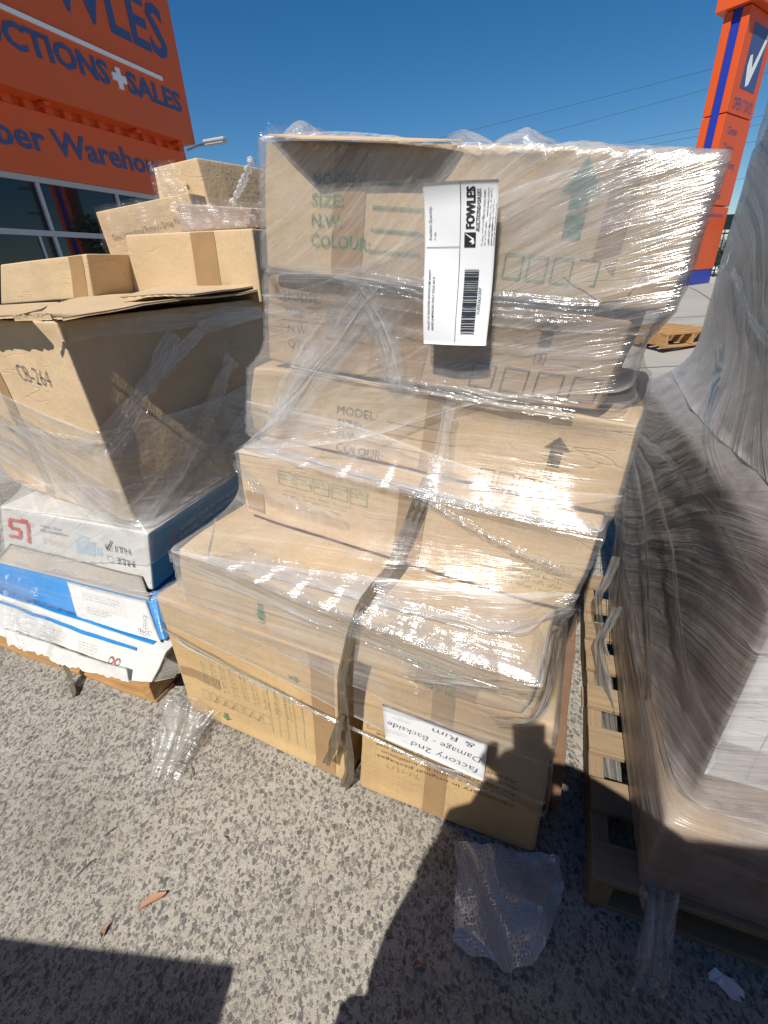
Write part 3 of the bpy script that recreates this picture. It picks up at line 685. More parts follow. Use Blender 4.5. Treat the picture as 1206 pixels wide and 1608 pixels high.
a = Art().scrawl(.10, .55, .42, .010, 5, 51, 0, 1.7).scrawl(.20, .30, .60, .006, 3, 52, 0, 1.8); L2.print_(a, M['black'], 'top')
a = Art(); L2.print_(Art().arrow(.318, .125, .09, .040, rot=180), M['green'], name='printed_arrow'); a.text('LINE', .330, .028, .022, rot=90, bold=.03, width=.05)
a.text('COLOUR:', .905, .100, .027, rot=180, bold=.02, width=.155); a.text('N.W:', .905, .060, .025, rot=180, bold=.02, width=.075).text('SIZE:', .905, .024, .025, rot=180, bold=.02, width=.08)
L2.print_(a, M['green']); L2.tape(.80, .955, y0=.0, y1=.07)
a = Art()
for i in range(9): a.scrawl(.13 + i * .046, .20, .13, .008, 1, 60 + i, rot=90, w=.0015); a.scrawl(.145 + i * .046, .20, .14, .008, 1, 80 + i, rot=90, w=.0012)
for i in range(8): a.frame(.10 + i * .040, .12, .132 + i * .040, .165, .0015)
for i in range(5): a.line(.42 + i * .035, .08, .42 + i * .035, .34, .0018)
L1a.print_(Art().arrow(.20, .095, .055, .05, rot=180), M['green'], name='printed_arrow'); L1a.print_(Art().arrow(.50, .42, .06, .035, rot=-90), M['green'], name='printed_arrow')
L1a.print_(a, M['green'])
a = Art()
for i in (1, 2, 3, 5, 6): L1a.print_(Art().stroke([(.112 + i * .040, .128), (.119 + i * .040, .120), (.132 + i * .040, .150)], .002), M['pen'], name='pen_tick')
L1a.tape(.0, .20, y0=.20, y1=.255); L1a.tape(.60, .68)
a = Art()
for i, t in enumerate(('Necessary in original packages.', 'Kindly be sure goods for installation', 'for replacement. Returns will not', 'be accepted once goods installed.', 'Assembled product cannot be')):
    a.text(t, .452, .205 + i * .026, .0135, rot=180, bold=.005, width=.405 - .02 * (i % 2))
a.frame(.02, .320, .15, .345, .0012); a.scrawl(.09, .16, .11, .03, 1, 71, w=.0012)
L1b.print_(a, M['black']); L1b.tape(.205, .268)
# handwritten note taped to the lower right carton
note = empty('paper_note', (.10, .79, .36), 'white handwritten note stuck upside down on the lower right carton', 'note')
NQ = [np.array(p) for p in ((-.031, .845, .313), (.228, .730, .274), (.231, .729, .437), (-.033, .846, .46))]
sheet('paper_sheet', NQ, M['paper'], note, 16, 10, .0006, .0015, 5)
def note_xy(V):
    u, v = V[:, 0:1], V[:, 1:2]; return (NQ[0] * (1-u) + NQ[1] * u) * (1-v) + (NQ[3] * (1-u) + NQ[2] * u) * v + np.array([-.40, -.91, 0]) * .0028
for t, x, y, h_, wd in (('factory 2nd', .95, .30, .15, .66), ('Damage - Backside', .97, .60, .15, .92), ('& Rim', .90, .88, .13, .40)):
    V, F_ = text2d(t, -.008); V = V * np.array([wd / V[:, 0].max(), h_]); V[:, 0] += .12 * V[:, 1]
    mesh_obj('handwriting', note_xy(np.array([x, y]) - V), F_, M['pen'], note)

# lifted lid flap of the top carton
fl = MB(); tl, tr_ = np.array((-.237, 1.337, 1.790)), np.array((.539, .888, 1.648)); e = (tr_ - tl) / np.linalg.norm(tr_ - tl); nb = np.array([-.5, -.866, -.21])
P = [tl + e * .02, tl + e * .16 + nb * .068, tl + e * .44 + nb * .052, tl + e * .50 + nb * .01, tl + e * .3]
fl.add([tuple(p) for p in P] + [tuple(p + UZ * .0025) for p in P], [(4, 3, 2, 1, 0), (5, 6, 7, 8, 9), (0, 1, 6, 5), (1, 2, 7, 6), (2, 3, 8, 7), (3, 4, 9, 8), (4, 0, 5, 9)])
fl.build('lid_flap', M['card_pale'], A.root)

# shipping label
lab = empty('shipping_label', (.18, 1.06, 1.35), 'large white auction label with barcode on the wrapped top carton', 'label')
LQ = [np.array(p) for p in ((.112, 1.098, 1.349), (.240, 1.025, 1.348), (.248, 1.020, 1.638), (.115, 1.097, 1.649))]
LW, LH = .150, .295
ln = np.cross(LQ[1] - LQ[0], LQ[3] - LQ[0]); ln /= np.linalg.norm(ln)
def lab_bulge(u, v): return ln * (.006 * np.sin(u * math.pi) + .004 * np.sin(v * 7 + u * 2) + .010 * np.clip((v - .86) / .14, 0, 1) ** 2)
sheet('label_sheet', LQ, M['paper'], lab, 20, 40, .0005, 0, 6, curl=lab_bulge)
def lab_xy(V, off=.0014):
    u, v = V[:, 0:1] / LW, V[:, 1:2] / LH; return (LQ[0] * (1-u) + LQ[1] * u) * (1-v) + (LQ[3] * (1-u) + LQ[2] * u) * v + lab_bulge(u, v) + ln * off
def lab_print(name, a, mat, off=.0014):
    V = list(a.v); F_ = []
    for f in a.f:
        if len(f) == 4 and max(abs(V[f[0]][1] - V[f[2]][1]), abs(V[f[0]][0] - V[f[2]][0])) > .03:
            p = [np.array(V[i]) for i in f]; n = 8; b0 = len(V); vert = abs(V[f[0]][1] - V[f[2]][1]) > .03
            if not vert: p = [p[1], p[2], p[3], p[0]]
            for i in range(n + 1): t = i / n; V += [tuple(p[0] * (1-t) + p[3] * t), tuple(p[1] * (1-t) + p[2] * t)]
            F_ += [(b0 + 2*i, b0 + 2*i+1, b0 + 2*i+3, b0 + 2*i+2) for i in range(n)]
        else: F_.append(f)
    return mesh_obj(name, lab_xy(np.array(V), off), F_, mat, lab)
a = Art()
a.text('FOWLES', .108, .218, .0165, rot=90, bold=.035, width=.068); a.text('AUCTIONS+SALES', .119, .214, .0075, rot=90, bold=.02, width=.068)
a.text('PH 03 9396 9500', .128, .235, .0042, rot=90, width=.045); a.text('www.fowles.com.au', .134, .238, .0042, rot=90, width=.045)
for i in range(4): a.scrawl(.1265 + i * .006, .190, .042, .0034, 1, 90 + i, rot=90, w=.0006)
for i in range(3): a.scrawl(.139 + i * .005, .190, .085, .003, 1, 95 + i, rot=90, w=.0005)
a.text('Available Quantity:', .017, .200, .0065, rot=90, width=.058); a.text('1 ea', .027, .200, .0060, rot=90, width=.014)
a.text('PALLET OF ASSORTED BATHROOM VANITY', .017, .030, .0052, rot=90, bold=.01, width=.118); a.text('BASES & MIRRORS ONLY SOLD AS IS', .027, .030, .0052, rot=90, bold=.01, width=.104)
a.rect(.0795, .006, .0805, .292); a.rect(.005, .187, .079, .188)
rr = random.Random(4); y = .024
while y < .148:
    t = rr.choice((.0006, .0012, .0018, .0024)); a.rect(.092, y, .122, y + t); y += t + rr.choice((.0007, .0012, .002))
a.text('1U03262/207', .1295, .062, .0062, rot=90, width=.052)
lab_print('label_print', a, M['crisp'])
lab_print('logo_square', Art().rect(.089, .187, .112, .212), M['crisp'])
t = Art(); t.poly([(.105, .191), (.1045, .195), (.099, .196), (.105, .2), (.0915, .209), (.091, .2105), (.1085, .2015), (.110, .193)], [(0, 1, 2, 7), (2, 3, 6, 7), (3, 4, 5, 6)]); lab_print('tick_mark', t, M['paper'], .0022)

# ---------------------------------------------------------------- left pile
KL = 'cartons on the left pile'
sd = np.array([.335, .942, 0])
def plank(name, c, ex, hx, hy, hz, mat, parent, seed=0):
    """a sawn board: slightly uneven block with lengthwise uv"""
    ex = np.array(ex, float); ex /= np.linalg.norm(ex); ey = np.array([-ex[1], ex[0], 0]); n = 7
    V = []; U = []
    for i in range(n):
        x = -hx + 2 * hx * i / (n - 1); j = .004 * math.sin(i * 2.1 + seed)
        for (y, z) in ((-hy, -hz), (hy, -hz), (hy, hz), (-hy, hz)): V.append(tuple(np.array(c) + ex * x + ey * (y + j) + UZ * (z + .4 * j)))
    F_ = [(4*i + k, 4*i + (k+1) % 4, 4*i + 4 + (k+1) % 4, 4*i + 4 + k) for i in range(n - 1) for k in range(4)]
    F_ = [f[::-1] for f in F_] + [(0, 1, 2, 3), (4*n-1, 4*n-2, 4*n-3, 4*n-4)]
    uv = []
    for f in F_:
        for v in f: i, k = divmod(v, 4); uv.append((2 * hx * i / (n - 1), (0, 2*hy, 2*hy + 2*hz, 4*hy)[k] + seed * .37))
    o = mesh_obj(name, V, F_, mat, parent, False, uv); b = o.modifiers.new('bevel', 'BEVEL'); b.width = .003; b.segments = 2; b.limit_method = 'ANGLE'
    return o

def pallet(label, corner, az, w, d, z0=0.0, mat='wood', nb=7, group=None, hgt=.135, gap=None, front_gap=.0):
    """corner = front left on the ground, az = turn of the front edge in degrees"""
    ex = np.array([math.cos(R(az)), math.sin(R(az)), 0]); ey = np.array([-ex[1], ex[0], 0]); c = np.array([corner[0], corner[1], z0]); s = hgt / .135
    e = empty('pallet', tuple(c + ex * w / 2 + ey * d / 2), label, 'pallet', group); mt = M[mat]
    for i in range(3): plank('bottom_board', c + ex * w * .5 + ey * (.05 + (d - .1) * i / 2) + UZ * .010 * s, ex, w / 2, .048, .009 * s, mt, e, i)
    for i in range(3): plank('bearer', c + ey * d / 2 + ex * (.025 + (w - .05) * i / 2) + UZ * .066 * s, ey, d / 2, .022, .045 * s, mt, e, 5 + i)
    for i in range(nb): plank('deck_board', c + ex * w * .5 + ey * (.052 + (d - .104) * i / (nb - 1)) + UZ * .123 * s, ex, w / 2, .048, .0105 * s, mt, e, 11 + i)
    return e
pallet('orange timber pallet under the torn white cartons', (-2.03, 1.72), -22.5, 1.16, 1.1, mat='wood_or', hgt=.12)

# torn white and blue basin cartons
X1 = Carton('basin_carton', 'torn white carton with footprint icon, lowest of the left pile', [(-1.88, 1.635, .122), (-.935, 1.240, .122), (-.838, 1.265, .286), (-1.84, 1.705, .296)], .62, group=KL, seed=23, dent=.016, r=.008, crush=.02, mat=M['whitecard'], n=22)
X1.print_(Art().rect(.01, .145, .92, .166), M['bluecard'], 'front', 'blue_band'); X1.print_(Art().rect(.01, .01, .98, .22), M['bluecard'], 'top', 'blue_band')
a = Art()
for i in range(2):
    cx, cy = .815 + i * .033, .065
    for q in range(14):
        t0 = q * 2 * math.pi / 14; rx, ry = .016, .022
        a.line(cx + rx * .55 * math.cos(t0), cy + ry * .55 * math.sin(t0), cx + rx * math.cos(t0), cy + ry * math.sin(t0), .0045)
a.scrawl(.62, .105, .10, .006, 6, 101, gap=2.2, w=.0009); a.scrawl(.16, .10, .16, .006, 4, 102, gap=2.2, w=.0009); a.scrawl(.36, .11, .10, .006, 4, 103, gap=2.2, w=.0009)
X1.print_(a, M['black'])
x_ = Art(); x_.line(.812, .048, .850, .084, .0035); x_.line(.812, .084, .850, .048, .0035); X1.print_(x_, M['red'])
# torn flaps along its lower edge and the burst right end
f0, f1 = X1.on('front', np.array([[.22, .012], [.95, .012]]), .006)
sheet('torn_flap', [f0 + UZ * .07, f1 + UZ * .06, f1 + np.array([-.006, -.014, -.016]), f0 + np.array([-.010, -.024, -.020])], M['whitecard'], X1.root, 90, 14, .002, .008, 31, .35, scale=16)
g0, g1 = X1.on('right', np.array([[.01, .0], [.01, .155]]), .004)
sheet('end_flap', [g0, g1, g1 + np.array([.055, .02, -.075]), g0 + np.array([.075, .03, -.01])], M['inner'], X1.root, 14, 14, .003, .006, 33, .25)
sheet('end_flap', [g1 + np.array([.012, .05, -.01]), g1 + np.array([.03, .15, -.01]), g1 + np.array([.06, .13, -.14]), g1 + np.array([.05, .03, -.15])], M['inner'], X1.root, 14, 14, .003, .008, 35, .2)
X2 = Carton('basin_carton', 'crushed blue and white carton second from bottom of the left pile', [(-1.83, 1.735, .296), (-.860, 1.305, .290), (-.92, 1.440, .434), (-1.79, 1.775, .434)], .56, group=KL, seed=25, dent=.016, r=.010, crush=.02, mat=M['bluecard'], n=22)
sheet('white_flap', list(X2.on('front', np.array([[.55, -.015], [.985, -.02], [.955, .150], [.50, .147]]), .016)), M['whitecard'], X2.root, 24, 12, .003, .006, 37)
tp = X2.on('top', np.array([[.50, .0], [.94, .0], [.93, .16], [.55, .17]]), .006); sheet('white_flap', list(tp), M['whitecard'], X2.root, 20, 10, .003, .004, 39)
X2.print_(Art().scrawl(.60, .118, .22, .006, 3, 111, w=.0009).scrawl(.62, .06, .12, .005, 3, 112, w=.0008), M['black'], off=.026)
a = Art(); a.text('Factory', .93, .018, .022, rot=72, bold=-.005, width=.09); a.scrawl(.90, .03, .05, .02, 1, 114, w=.0025); X2.print_(a, M['pen'], off=.028)
g1 = X2.on('right', np.array([[.0, .14]]), .002)[0]
sheet('end_flap', [g1, g1 + np.array([.02, .16, -.005]), g1 + np.array([.045, .13, -.13]), g1 + np.array([.03, -.01, -.12])], M['inner'], X2.root, 14, 14, .003, .006, 41, .2)
Wc = Carton('basin_carton', 'white carton with red logo and blue end under the big tan cartons', [(-1.742, 1.783, .446), (-.919, 1.442, .442), (-.845, 1.411, .714), (-1.592, 1.713, .714)], back=sd, depth=.66, group=KL, seed=27, dent=.005, r=.007, n=22, mat=M['whitecard'])
Wc.print_(Art().rect(.005, .005, Wc.d - .005, Wc.h - .005), M['navycard'], 'right', 'blue_side')
lo = X2.on('front', np.array([[.02, .13], [.96, .13]]), .004); hi_ = Wc.on('front', np.array([[.06, .085], [.80, .075]]), .010)
sheet('lower_flap', [lo[0] + UZ * .03, lo[1] + UZ * .02, hi_[1], hi_[0]], M['inner'], Wc.root, 30, 10, .003, .006, 43)
a = Art()
S = [(.135, .232), (.062, .232), (.050, .220), (.050, .192), (.062, .180), (.100, .180), (.112, .168), (.112, .140), (.100, .128), (.045, .128)]
a.stroke([(x + .005, y) for x, y in S], .021); a.stroke([(.140, .242), (.160, .240), (.170, .228), (.172, .215), (.172, .118)], .021)
for q in range(10): t0, t1 = q * .628, (q + 1) * .628; a.line(.198 + .012 * math.cos(t0), .226 + .012 * math.sin(t0), .198 + .012 * math.cos(t1), .226 + .012 * math.sin(t1), .002)
a.text('R', .194, .221, .011); Wc.print_(a, M['red'])
a = Art(); a.text('FRAGILE', .29, .135, .028, width=.105, bold=-.01); a.frame(.262, .13, .278, .17, .003); Wc.print_(a, M['pink'])
a = Art(); a.text('MODEL: LB-2w', .25, .225, .015, width=.125); a.text('SIZE: 650x460x200mm', .25, .200, .015, width=.16); Wc.print_(a, M['signblue'])
Wc.print_(Art().rect(.45, .118, .56, .20).rect(.565, .13, .60, .18).rect(.47, .205, .53, .225), M['ltblue'])
a = Art(); a.text('1TH', .665, .172, .034, width=.085).text('3TH', .672, .108, .036, width=.092)
a.frame(.622, .172, .652, .204, .0015); a.frame(.625, .108, .656, .142, .0015); Wc.print_(a, M['crisp'])
a = Art(); a.stroke([(.622, .195), (.632, .178), (.655, .225)], .006); Wc.print_(a, M['crisp'])
a = Art()
for i, t in enumerate(('OVER COUNTER BASIN', 'LAVABO SOBRE ENCIMERA', 'OPZETWASTAFEL')): a.text(t, .165, .205 - i * .042, .022, width=.40 - .03 * i - (.07 if i == 2 else 0))
a.frame(.575, .14, .62, .22, .003); Wc.print_(a, M['white_ink'], 'right')
a = Art()
for i, t in enumerate(('GB:', 'SP:', 'NL:', 'FR:')): a.text(t, .105, .205 - i * .042, .022, width=.042)
Wc.print_(a, M['red'], 'right')

# big tan cartons
T2 = Carton('tan_carton', 'very large tan carton with handwritten code, its right side in shade under torn lid flaps', [(-1.745, 1.973, .722), (-.897, 1.443, .722), (-.937, 1.462, 1.418), (-1.75, 1.975, 1.418)], back=(.44, .898, 0), depth=1.02, group=KL, mat=M['card_pale'], seed=31, dent=.014, r=.010, crush=.012, n=34)
a = Art(); a.text('CB-264', .575, .500, .060, bold=-.012, width=.21, rot=-4); T2.print_(a, M['pen'])
T2.tape(.36, .43); T2.tape(.50, .56, 'right', y1=.30)
# its torn lid flaps
def lid(name, quad, mat, seed, **k): return sheet(name, quad, mat, T2.root, 40, 16, .007, k.pop('wave', .010), seed, k.pop('jag', .06), scale=7, **k)
lid('lid_flap', [(-.45, 2.40, 1.462), (-1.36, 2.70, 1.47), (-1.20, 1.60, 1.436), (-.895, 1.395, 1.432)], M['card_pale'], 51)
lid('lid_flap', [(-1.30, 2.10, 1.447), (-1.80, 2.0, 1.45), (-1.62, 1.78, 1.436), (-1.02, 1.425, 1.433)], M['card'], 53, wave=.006)
lid('lid_flap', [(-.50, 2.38, 1.476), (-.95, 2.2, 1.480), (-.90, 1.80, 1.462), (-.665, 1.815, 1.458)], M['card_pale'], 55, wave=.008)
jag_ = sheet('torn_edge', [(-1.02, 1.417, 1.424), (-.895, 1.388, 1.424), (-.895, 1.385, 1.441), (-1.02, 1.414, 1.442)], M['tear'], T2.root, 50, 6, .006, .004, 57, .5, scale=60)
for i_, (z0, z1) in enumerate(((.002, .70), (.705, 1.405))):
    Carton('tan_carton', ('lower', 'upper')[i_] + ' of the two plain cartons standing behind the very large tan carton', [(-1.30, 2.915, z0), (-.455, 2.385, z0), (-.455, 2.385, z1), (-1.30, 2.915, z1)], back=(.44, .898, 0), depth=.80, group=KL, seed=33 + i_, dent=.008, r=.010, n=12)
# cartons piled on the tan ones
U1 = Carton('small_carton', 'open tan carton at the far left with its shaded flap turned right', [(-1.98, 2.70, 1.44), (-1.312, 2.392, 1.455), (-1.275, 2.375, 1.633), (-1.867, 2.65, 1.622)], back=(.44, .9, 0), depth=.52, group=KL, seed=61, dent=.006, r=.008, n=16)
U1.tape(.56, .66)
U2 = Carton('small_carton', 'clean square kraft carton in the middle of the upper left heap', [(-1.22, 2.60, 1.40), (-.50, 2.257, 1.40), (-.49, 2.252, 1.685), (-1.169, 2.569, 1.712)], .38, group=KL, seed=63, dent=.004, r=.008, n=16)
U2.tape(.42, .56)
U3 = Carton('small_carton', 'tilted carton with a line of faded black print in the upper left heap', [(-1.46, 2.99, 1.46), (-.80, 2.73, 1.46), (-.872, 2.70, 1.885), (-1.458, 2.93, 1.852)], .35, group=KL, seed=65, dent=.006, r=.008, n=16)
a = Art(); a.text("Gonas International Factory's Group P/L", .06, .27, .030, rot=3, width=.50); U3.print_(a, M['black'])
U4 = Carton('small_carton', 'topmost carton of the left heap with a shaded right side', [(-1.115, 2.95, 1.76), (-.805, 2.815, 1.76), (-.831, 2.814, 2.039), (-1.101, 2.94, 2.03)], back=(.60, .80, 0), depth=.62, group=KL, seed=67, dent=.004, r=.008, n=16)
a = Art(); a.scrawl(.14, .22, .36, .014, 5, 121, 0, 1.7, .002); U4.print_(a, M['black'], 'right')
a = Art(); a.poly([(.20, .16), (.225, .16), (.2125, .185)], [(0, 1, 2)]); U4.print_(a, M['black'])
U5 = Carton('small_carton', 'low carton with a dark film-covered face between the topmost and the square carton', [(-.93, 2.66, 1.715), (-.40, 2.42, 1.700), (-.41, 2.40, 1.765), (-.93, 2.64, 1.835)], .40, group=KL, seed=69, dent=.006, r=.008, n=14, mat=M['card_grey'])

# ---------------------------------------------------------------- right pile and its pallet
pallet('pale timber pallet carrying the grey-wrapped pile on the right', (.475, .560), -21.5, 1.17, 1.35, mat='wood', nb=8)
rx = np.array([math.cos(R(-21.5)), math.sin(R(-21.5)), 0]); ry = np.array([-rx[1], rx[0], 0]); RO = np.array([.585, .545, 0])
def rq(x0, x1, y, z0, z1, lean=0, dx=0): return [RO + rx * x0 + ry * y + UZ * z0, RO + rx * x1 + ry * y + UZ * z0, RO + rx * (x1 + dx) + ry * (y + lean) + UZ * z1, RO + rx * (x0 + dx) + ry * (y + lean) + UZ * z1]
KRR = 'cartons in the grey-wrapped right pile'
def rear(x0, x1, y, z0, z1, dx=0): return [RO + rx * x0 + ry * y + UZ * z0, RO + rx * x1 + ry * y + UZ * z0, RO + rx * (x1 + dx) + ry * y + UZ * z1, RO + rx * (x0 + dx) + ry * y + UZ * z1]
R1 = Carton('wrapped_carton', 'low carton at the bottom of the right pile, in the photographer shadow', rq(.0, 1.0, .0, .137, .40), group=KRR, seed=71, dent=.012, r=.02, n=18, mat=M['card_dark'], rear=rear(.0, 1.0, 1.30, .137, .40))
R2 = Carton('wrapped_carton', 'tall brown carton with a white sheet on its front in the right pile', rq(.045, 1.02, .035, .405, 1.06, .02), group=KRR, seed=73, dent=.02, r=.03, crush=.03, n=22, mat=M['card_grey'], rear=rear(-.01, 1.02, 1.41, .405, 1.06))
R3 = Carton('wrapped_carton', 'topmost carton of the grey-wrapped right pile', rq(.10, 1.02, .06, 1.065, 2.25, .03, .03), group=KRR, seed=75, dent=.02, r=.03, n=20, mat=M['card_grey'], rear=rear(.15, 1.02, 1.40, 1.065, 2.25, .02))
wsh = empty('paper_sheet', tuple(RO + rx * .3 + UZ * .6), 'white paper sheet on the front of the right pile', 'sheet')
sheet('sheet', [RO + rx * .042 + ry * .0335 + UZ * .545, RO + rx * .62 + ry * .0335 + UZ * .545, RO + rx * .62 + ry * .047 + UZ * .93, RO + rx * .049 + ry * .047 + UZ * .93], M['paper'], wsh, 30, 20, .0008, .0012, 79)
a = Art()
for i in range(9): a.line(.02, .03 + i * .038, .54, .03 + i * .038, .0010)
for i in range(4): a.line(.06 + i * .15, .02, .06 + i * .15, .36, .0010)
V = np.array(a.v); mesh_obj('ruled_lines', [tuple(RO + rx * (.05 + x) + ry * (.0305 + .035 * y) + UZ * (.545 + y)) for x, y in V], a.f, M['alu'], wsh)
board = empty('timber_board', (.6, 1.1, .135), 'rusty brown board lying between the middle pile and the right pallet', 'board')
plank('board', (.600, 1.17, .150), (.36, .77, 0), .46, .052, .011, M['brownboard'], board, 3)
for t in (-.36, .36): plank('bearer', (.600 + .36/.85 * t, 1.17 + .77/.85 * t, .069), (.905, -.424, 0), .055, .035, .0685, M['wood_old'], board, 9)

# spare pallet and cartons farther off
fz = float(gz(4.9, 7.9)); pallet('empty pale pallet lying on the yard behind the right pile', (4.33, 7.05), 14, 1.0, 1.1, fz - .01, 'wood_or', 7, hgt=.22)

# ---------------------------------------------------------------- stretch film
class Envelope:
    """the tight skin over a pile: radius as a function of angle and height"""
    def __init__(s, boxes, c, z0, z1, na=720, nz=None, its=160, low=.12):
        s.c = np.array(c, float); s.z0, s.z1, s.na = z0, z1, na; s.nz = nz or int((z1 - z0) / .009)
        th = np.linspace(0, 2 * math.pi, na, endpoint=False); z = np.linspace(z0, z1, s.nz)
        r = np.full((na, s.nz), low)
        dx, dy = np.cos(th)[:, None], np.sin(th)[:, None]
        for C in boxes:
            c8 = [np.array(p) for p in C]; mid = sum(c8) / 8; te = np.full((na, s.nz), -9.0); tx = np.full((na, s.nz), 9.0)
            for q in ((0,1,2,3), (4,5,6,7), (0,3,7,4), (1,2,6,5), (3,2,6,7), (0,1,5,4)):
                p = sum(c8[i] for i in q) / 4; n = np.cross(c8[q[2]] - c8[q[0]], c8[q[3]] - c8[q[1]]); n /= np.linalg.norm(n)
                if n @ (mid - p) > 0: n = -n
                dn = dx * n[0] + dy * n[1]; num = (p[0] - s.c[0]) * n[0] + (p[1] - s.c[1]) * n[1] + (p[2] - z)[None, :] * n[2]
                t = num / np.where(np.abs(dn) < 1e-6, 1e-6, dn); tx = np.where(dn > 1e-6, np.minimum(tx, t), tx); te = np.where(dn < -1e-6, np.maximum(te, t), te)
                tx = np.where((np.abs(dn) <= 1e-6) & (num < 0), -9, tx)
            r = np.maximum(r, np.where(tx > np.maximum(te, 0), tx, 0))
        s.raw = r; f = r.copy()
        for _ in range(its):
            g = f; g = .25 * np.roll(g, 1, 0) + .5 * g + .25 * np.roll(g, -1, 0)
            e = np.pad(g, ((0, 0), (1, 1)), mode='edge'); g = .25 * e[:, :-2] + .5 * g + .25 * e[:, 2:]
            f = np.maximum(r, g)
        s.f = f
    def at(s, th, z, tight=1.0):
        a = (th % (2 * math.pi)) / (2 * math.pi) * s.na; i = np.floor(a).astype(int); fa = a - i; b = np.clip((z - s.z0) / (s.z1 - s.z0), 0, 1) * (s.nz - 1.001); j = np.floor(b).astype(int); fb = b - j
        i0, i1 = i % s.na, (i + 1) % s.na; f = s.f
        return (f[i0, j] * (1-fa) + f[i1, j] * fa) * (1-fb) + (f[i0, j+1] * (1-fa) + f[i1, j+1] * fa) * fb
    def pos(s, th, z, off=0):
        r = s.at(th, z) + off; return np.stack([s.c[0] + np.cos(th) * r, s.c[1] + np.sin(th) * r, z], -1)
    def theta(s, x, y): return math.atan2(y - s.c[1], x - s.c[0])

def band(parent, env, yaw, zl, zh, mat, off=.004, amp=.003, seed=1, nu=640, nv=44, th0=None, th1=None, shear=0.0, ripple=(16, 46), gather=(.05, .05), name='film_band', ragged=0.0, uvtilt=0.0):
    """zl, zh: heights of the lower and upper edge at the left and right ends of the front (left, right)"""
    full = th0 is None; th = np.linspace(0, 2 * math.pi, nu, endpoint=False) if full else np.linspace(th0, th1, nu)
    lat = np.cos(th - R(yaw)); lo = zl[0] + (zl[1] - zl[0]) * (lat + 1) / 2; hi = zh[0] + (zh[1] - zh[0]) * (lat + 1) / 2
    if ragged:
        lo = lo + ragged * fbm(np.stack([np.cos(th), np.sin(th)], 1) * 3, 2.5, seed + 3, 5, .75); hi = hi + ragged * fbm(np.stack([np.cos(th), np.sin(th)], 1) * 3, 2.5, seed + 4, 5, .75)
    v = np.linspace(0, 1, nv); TH = np.repeat(th[:, None], nv, 1); Z = lo[:, None] + (hi - lo)[:, None] * v[None, :]
    U = TH * .72; rs = np.random.RandomState(seed); d = 0
    for k in range(7):
        kv = rs.uniform(*ripple) / .3; d = d + np.sin(Z * kv + rs.rand() * 6 + 1.6 * np.sin(U * rs.uniform(1.5, 6) + rs.rand() * 6) + U * shear * kv) * rs.uniform(.3, 1)
    gate = .35 + .65 * (.5 + .5 * fbm(np.stack([np.cos(TH), np.sin(TH), Z * 1.2], -1).reshape(-1, 3), 5, seed + 9, 3).reshape(TH.shape))
    d = np.abs(d) / 3 * amp * gate
    P = env.pos(TH, Z, off + d).reshape(-1, 3); n_ = nu
    f = grid_faces(nu, nv, full); uv = np.stack([U, Z - .0 + U * uvtilt], -1).reshape(-1, 2)
    fu = uv[f.ravel()].reshape(-1, 4, 2)
    if full: last = f[:, 1] < f[:, 0]; fu[last, 1, 0] += 2 * math.pi * .72; fu[last, 2, 0] += 2 * math.pi * .72
    ed = np.minimum(v / max(gather[0], 1e-6), 1), np.minimum((1 - v) / max(gather[1], 1e-6), 1)
    ga = np.clip(1 - np.minimum(*ed), 0, 1) ** 1.5; ga = np.repeat(ga[None, :], nu, 0).ravel()
    return mesh_obj(name, P, f, mat, parent, True, fu.reshape(-1, 2), {'gather': ga})

def crumple(name, quad, mat, parent, nu=70, nv=50, amp=.02, seed=1, scale=14, floor=None, gather=0.0, pinch=0.0, sag=None, aniso=1.0):
    """a loose crumpled piece of film"""
    q = [np.array(p, float) for p in quad]; U, Vv = np.meshgrid(np.linspace(0, 1, nu), np.linspace(0, 1, nv), indexing='ij'); u, v = U.ravel()[:, None], Vv.ravel()[:, None]
    if pinch: u = .5 + (u - .5) * (1 - pinch * (1 - np.sin(np.clip(v * 1.15, 0, 1) * math.pi) ** .6))
    P = (q[0] * (1-u) + q[1] * u) * (1-v) + (q[3] * (1-u) + q[2] * u) * v; n = np.cross(q[1] - q[0], q[3] - q[0]); n /= np.linalg.norm(n)
    if n[2] < 0: n = -n
    PT = P; P0 = np.concatenate([u * np.linalg.norm(q[1]-q[0]) * aniso, v * np.linalg.norm(q[3]-q[0]) / aniso ** .5, 0 * u + seed], 1); sharp = 1 - np.abs(fbm(P0, scale, seed, 4, .6)); P = P + n * (amp * (sharp * 1.6 - .7 + .5 * fbm(P0, scale * .4, seed + 1, 2)))[:, None]
    P = P + np.stack([fbm(P0, scale, seed + 2, 3), fbm(P0, scale, seed + 3, 3), 0 * u[:, 0]], 1) * amp * .6
    ed = np.minimum(np.minimum(u, 1 - u), np.minimum(v, 1 - v)); P = P + n * 0
    edge = np.clip(ed / .08, 0, 1); P[:, :2] += (np.stack([fbm(P0, 30, seed + 5, 4, .8), fbm(P0, 30, seed + 6, 4, .8)], 1) * (1 - edge) * amp * .8)
    if sag is not None: P = P + sag(u, v)
    if floor is not None: P[:, 2] = np.maximum(P[:, 2], floor)
    f = grid_faces(nu, nv); uv = np.concatenate([u * np.linalg.norm(q[1]-q[0]), v * np.linalg.norm(q[3]-q[0])], 1)
    return mesh_obj(name, P, f, mat, parent, True, uv[f.ravel()], {'gather': gather * np.clip(ed[:, 0] / .25, 0, 1) ** 1.5, 'fade': 1 - np.clip(ed[:, 0] / .2, 0, 1)})

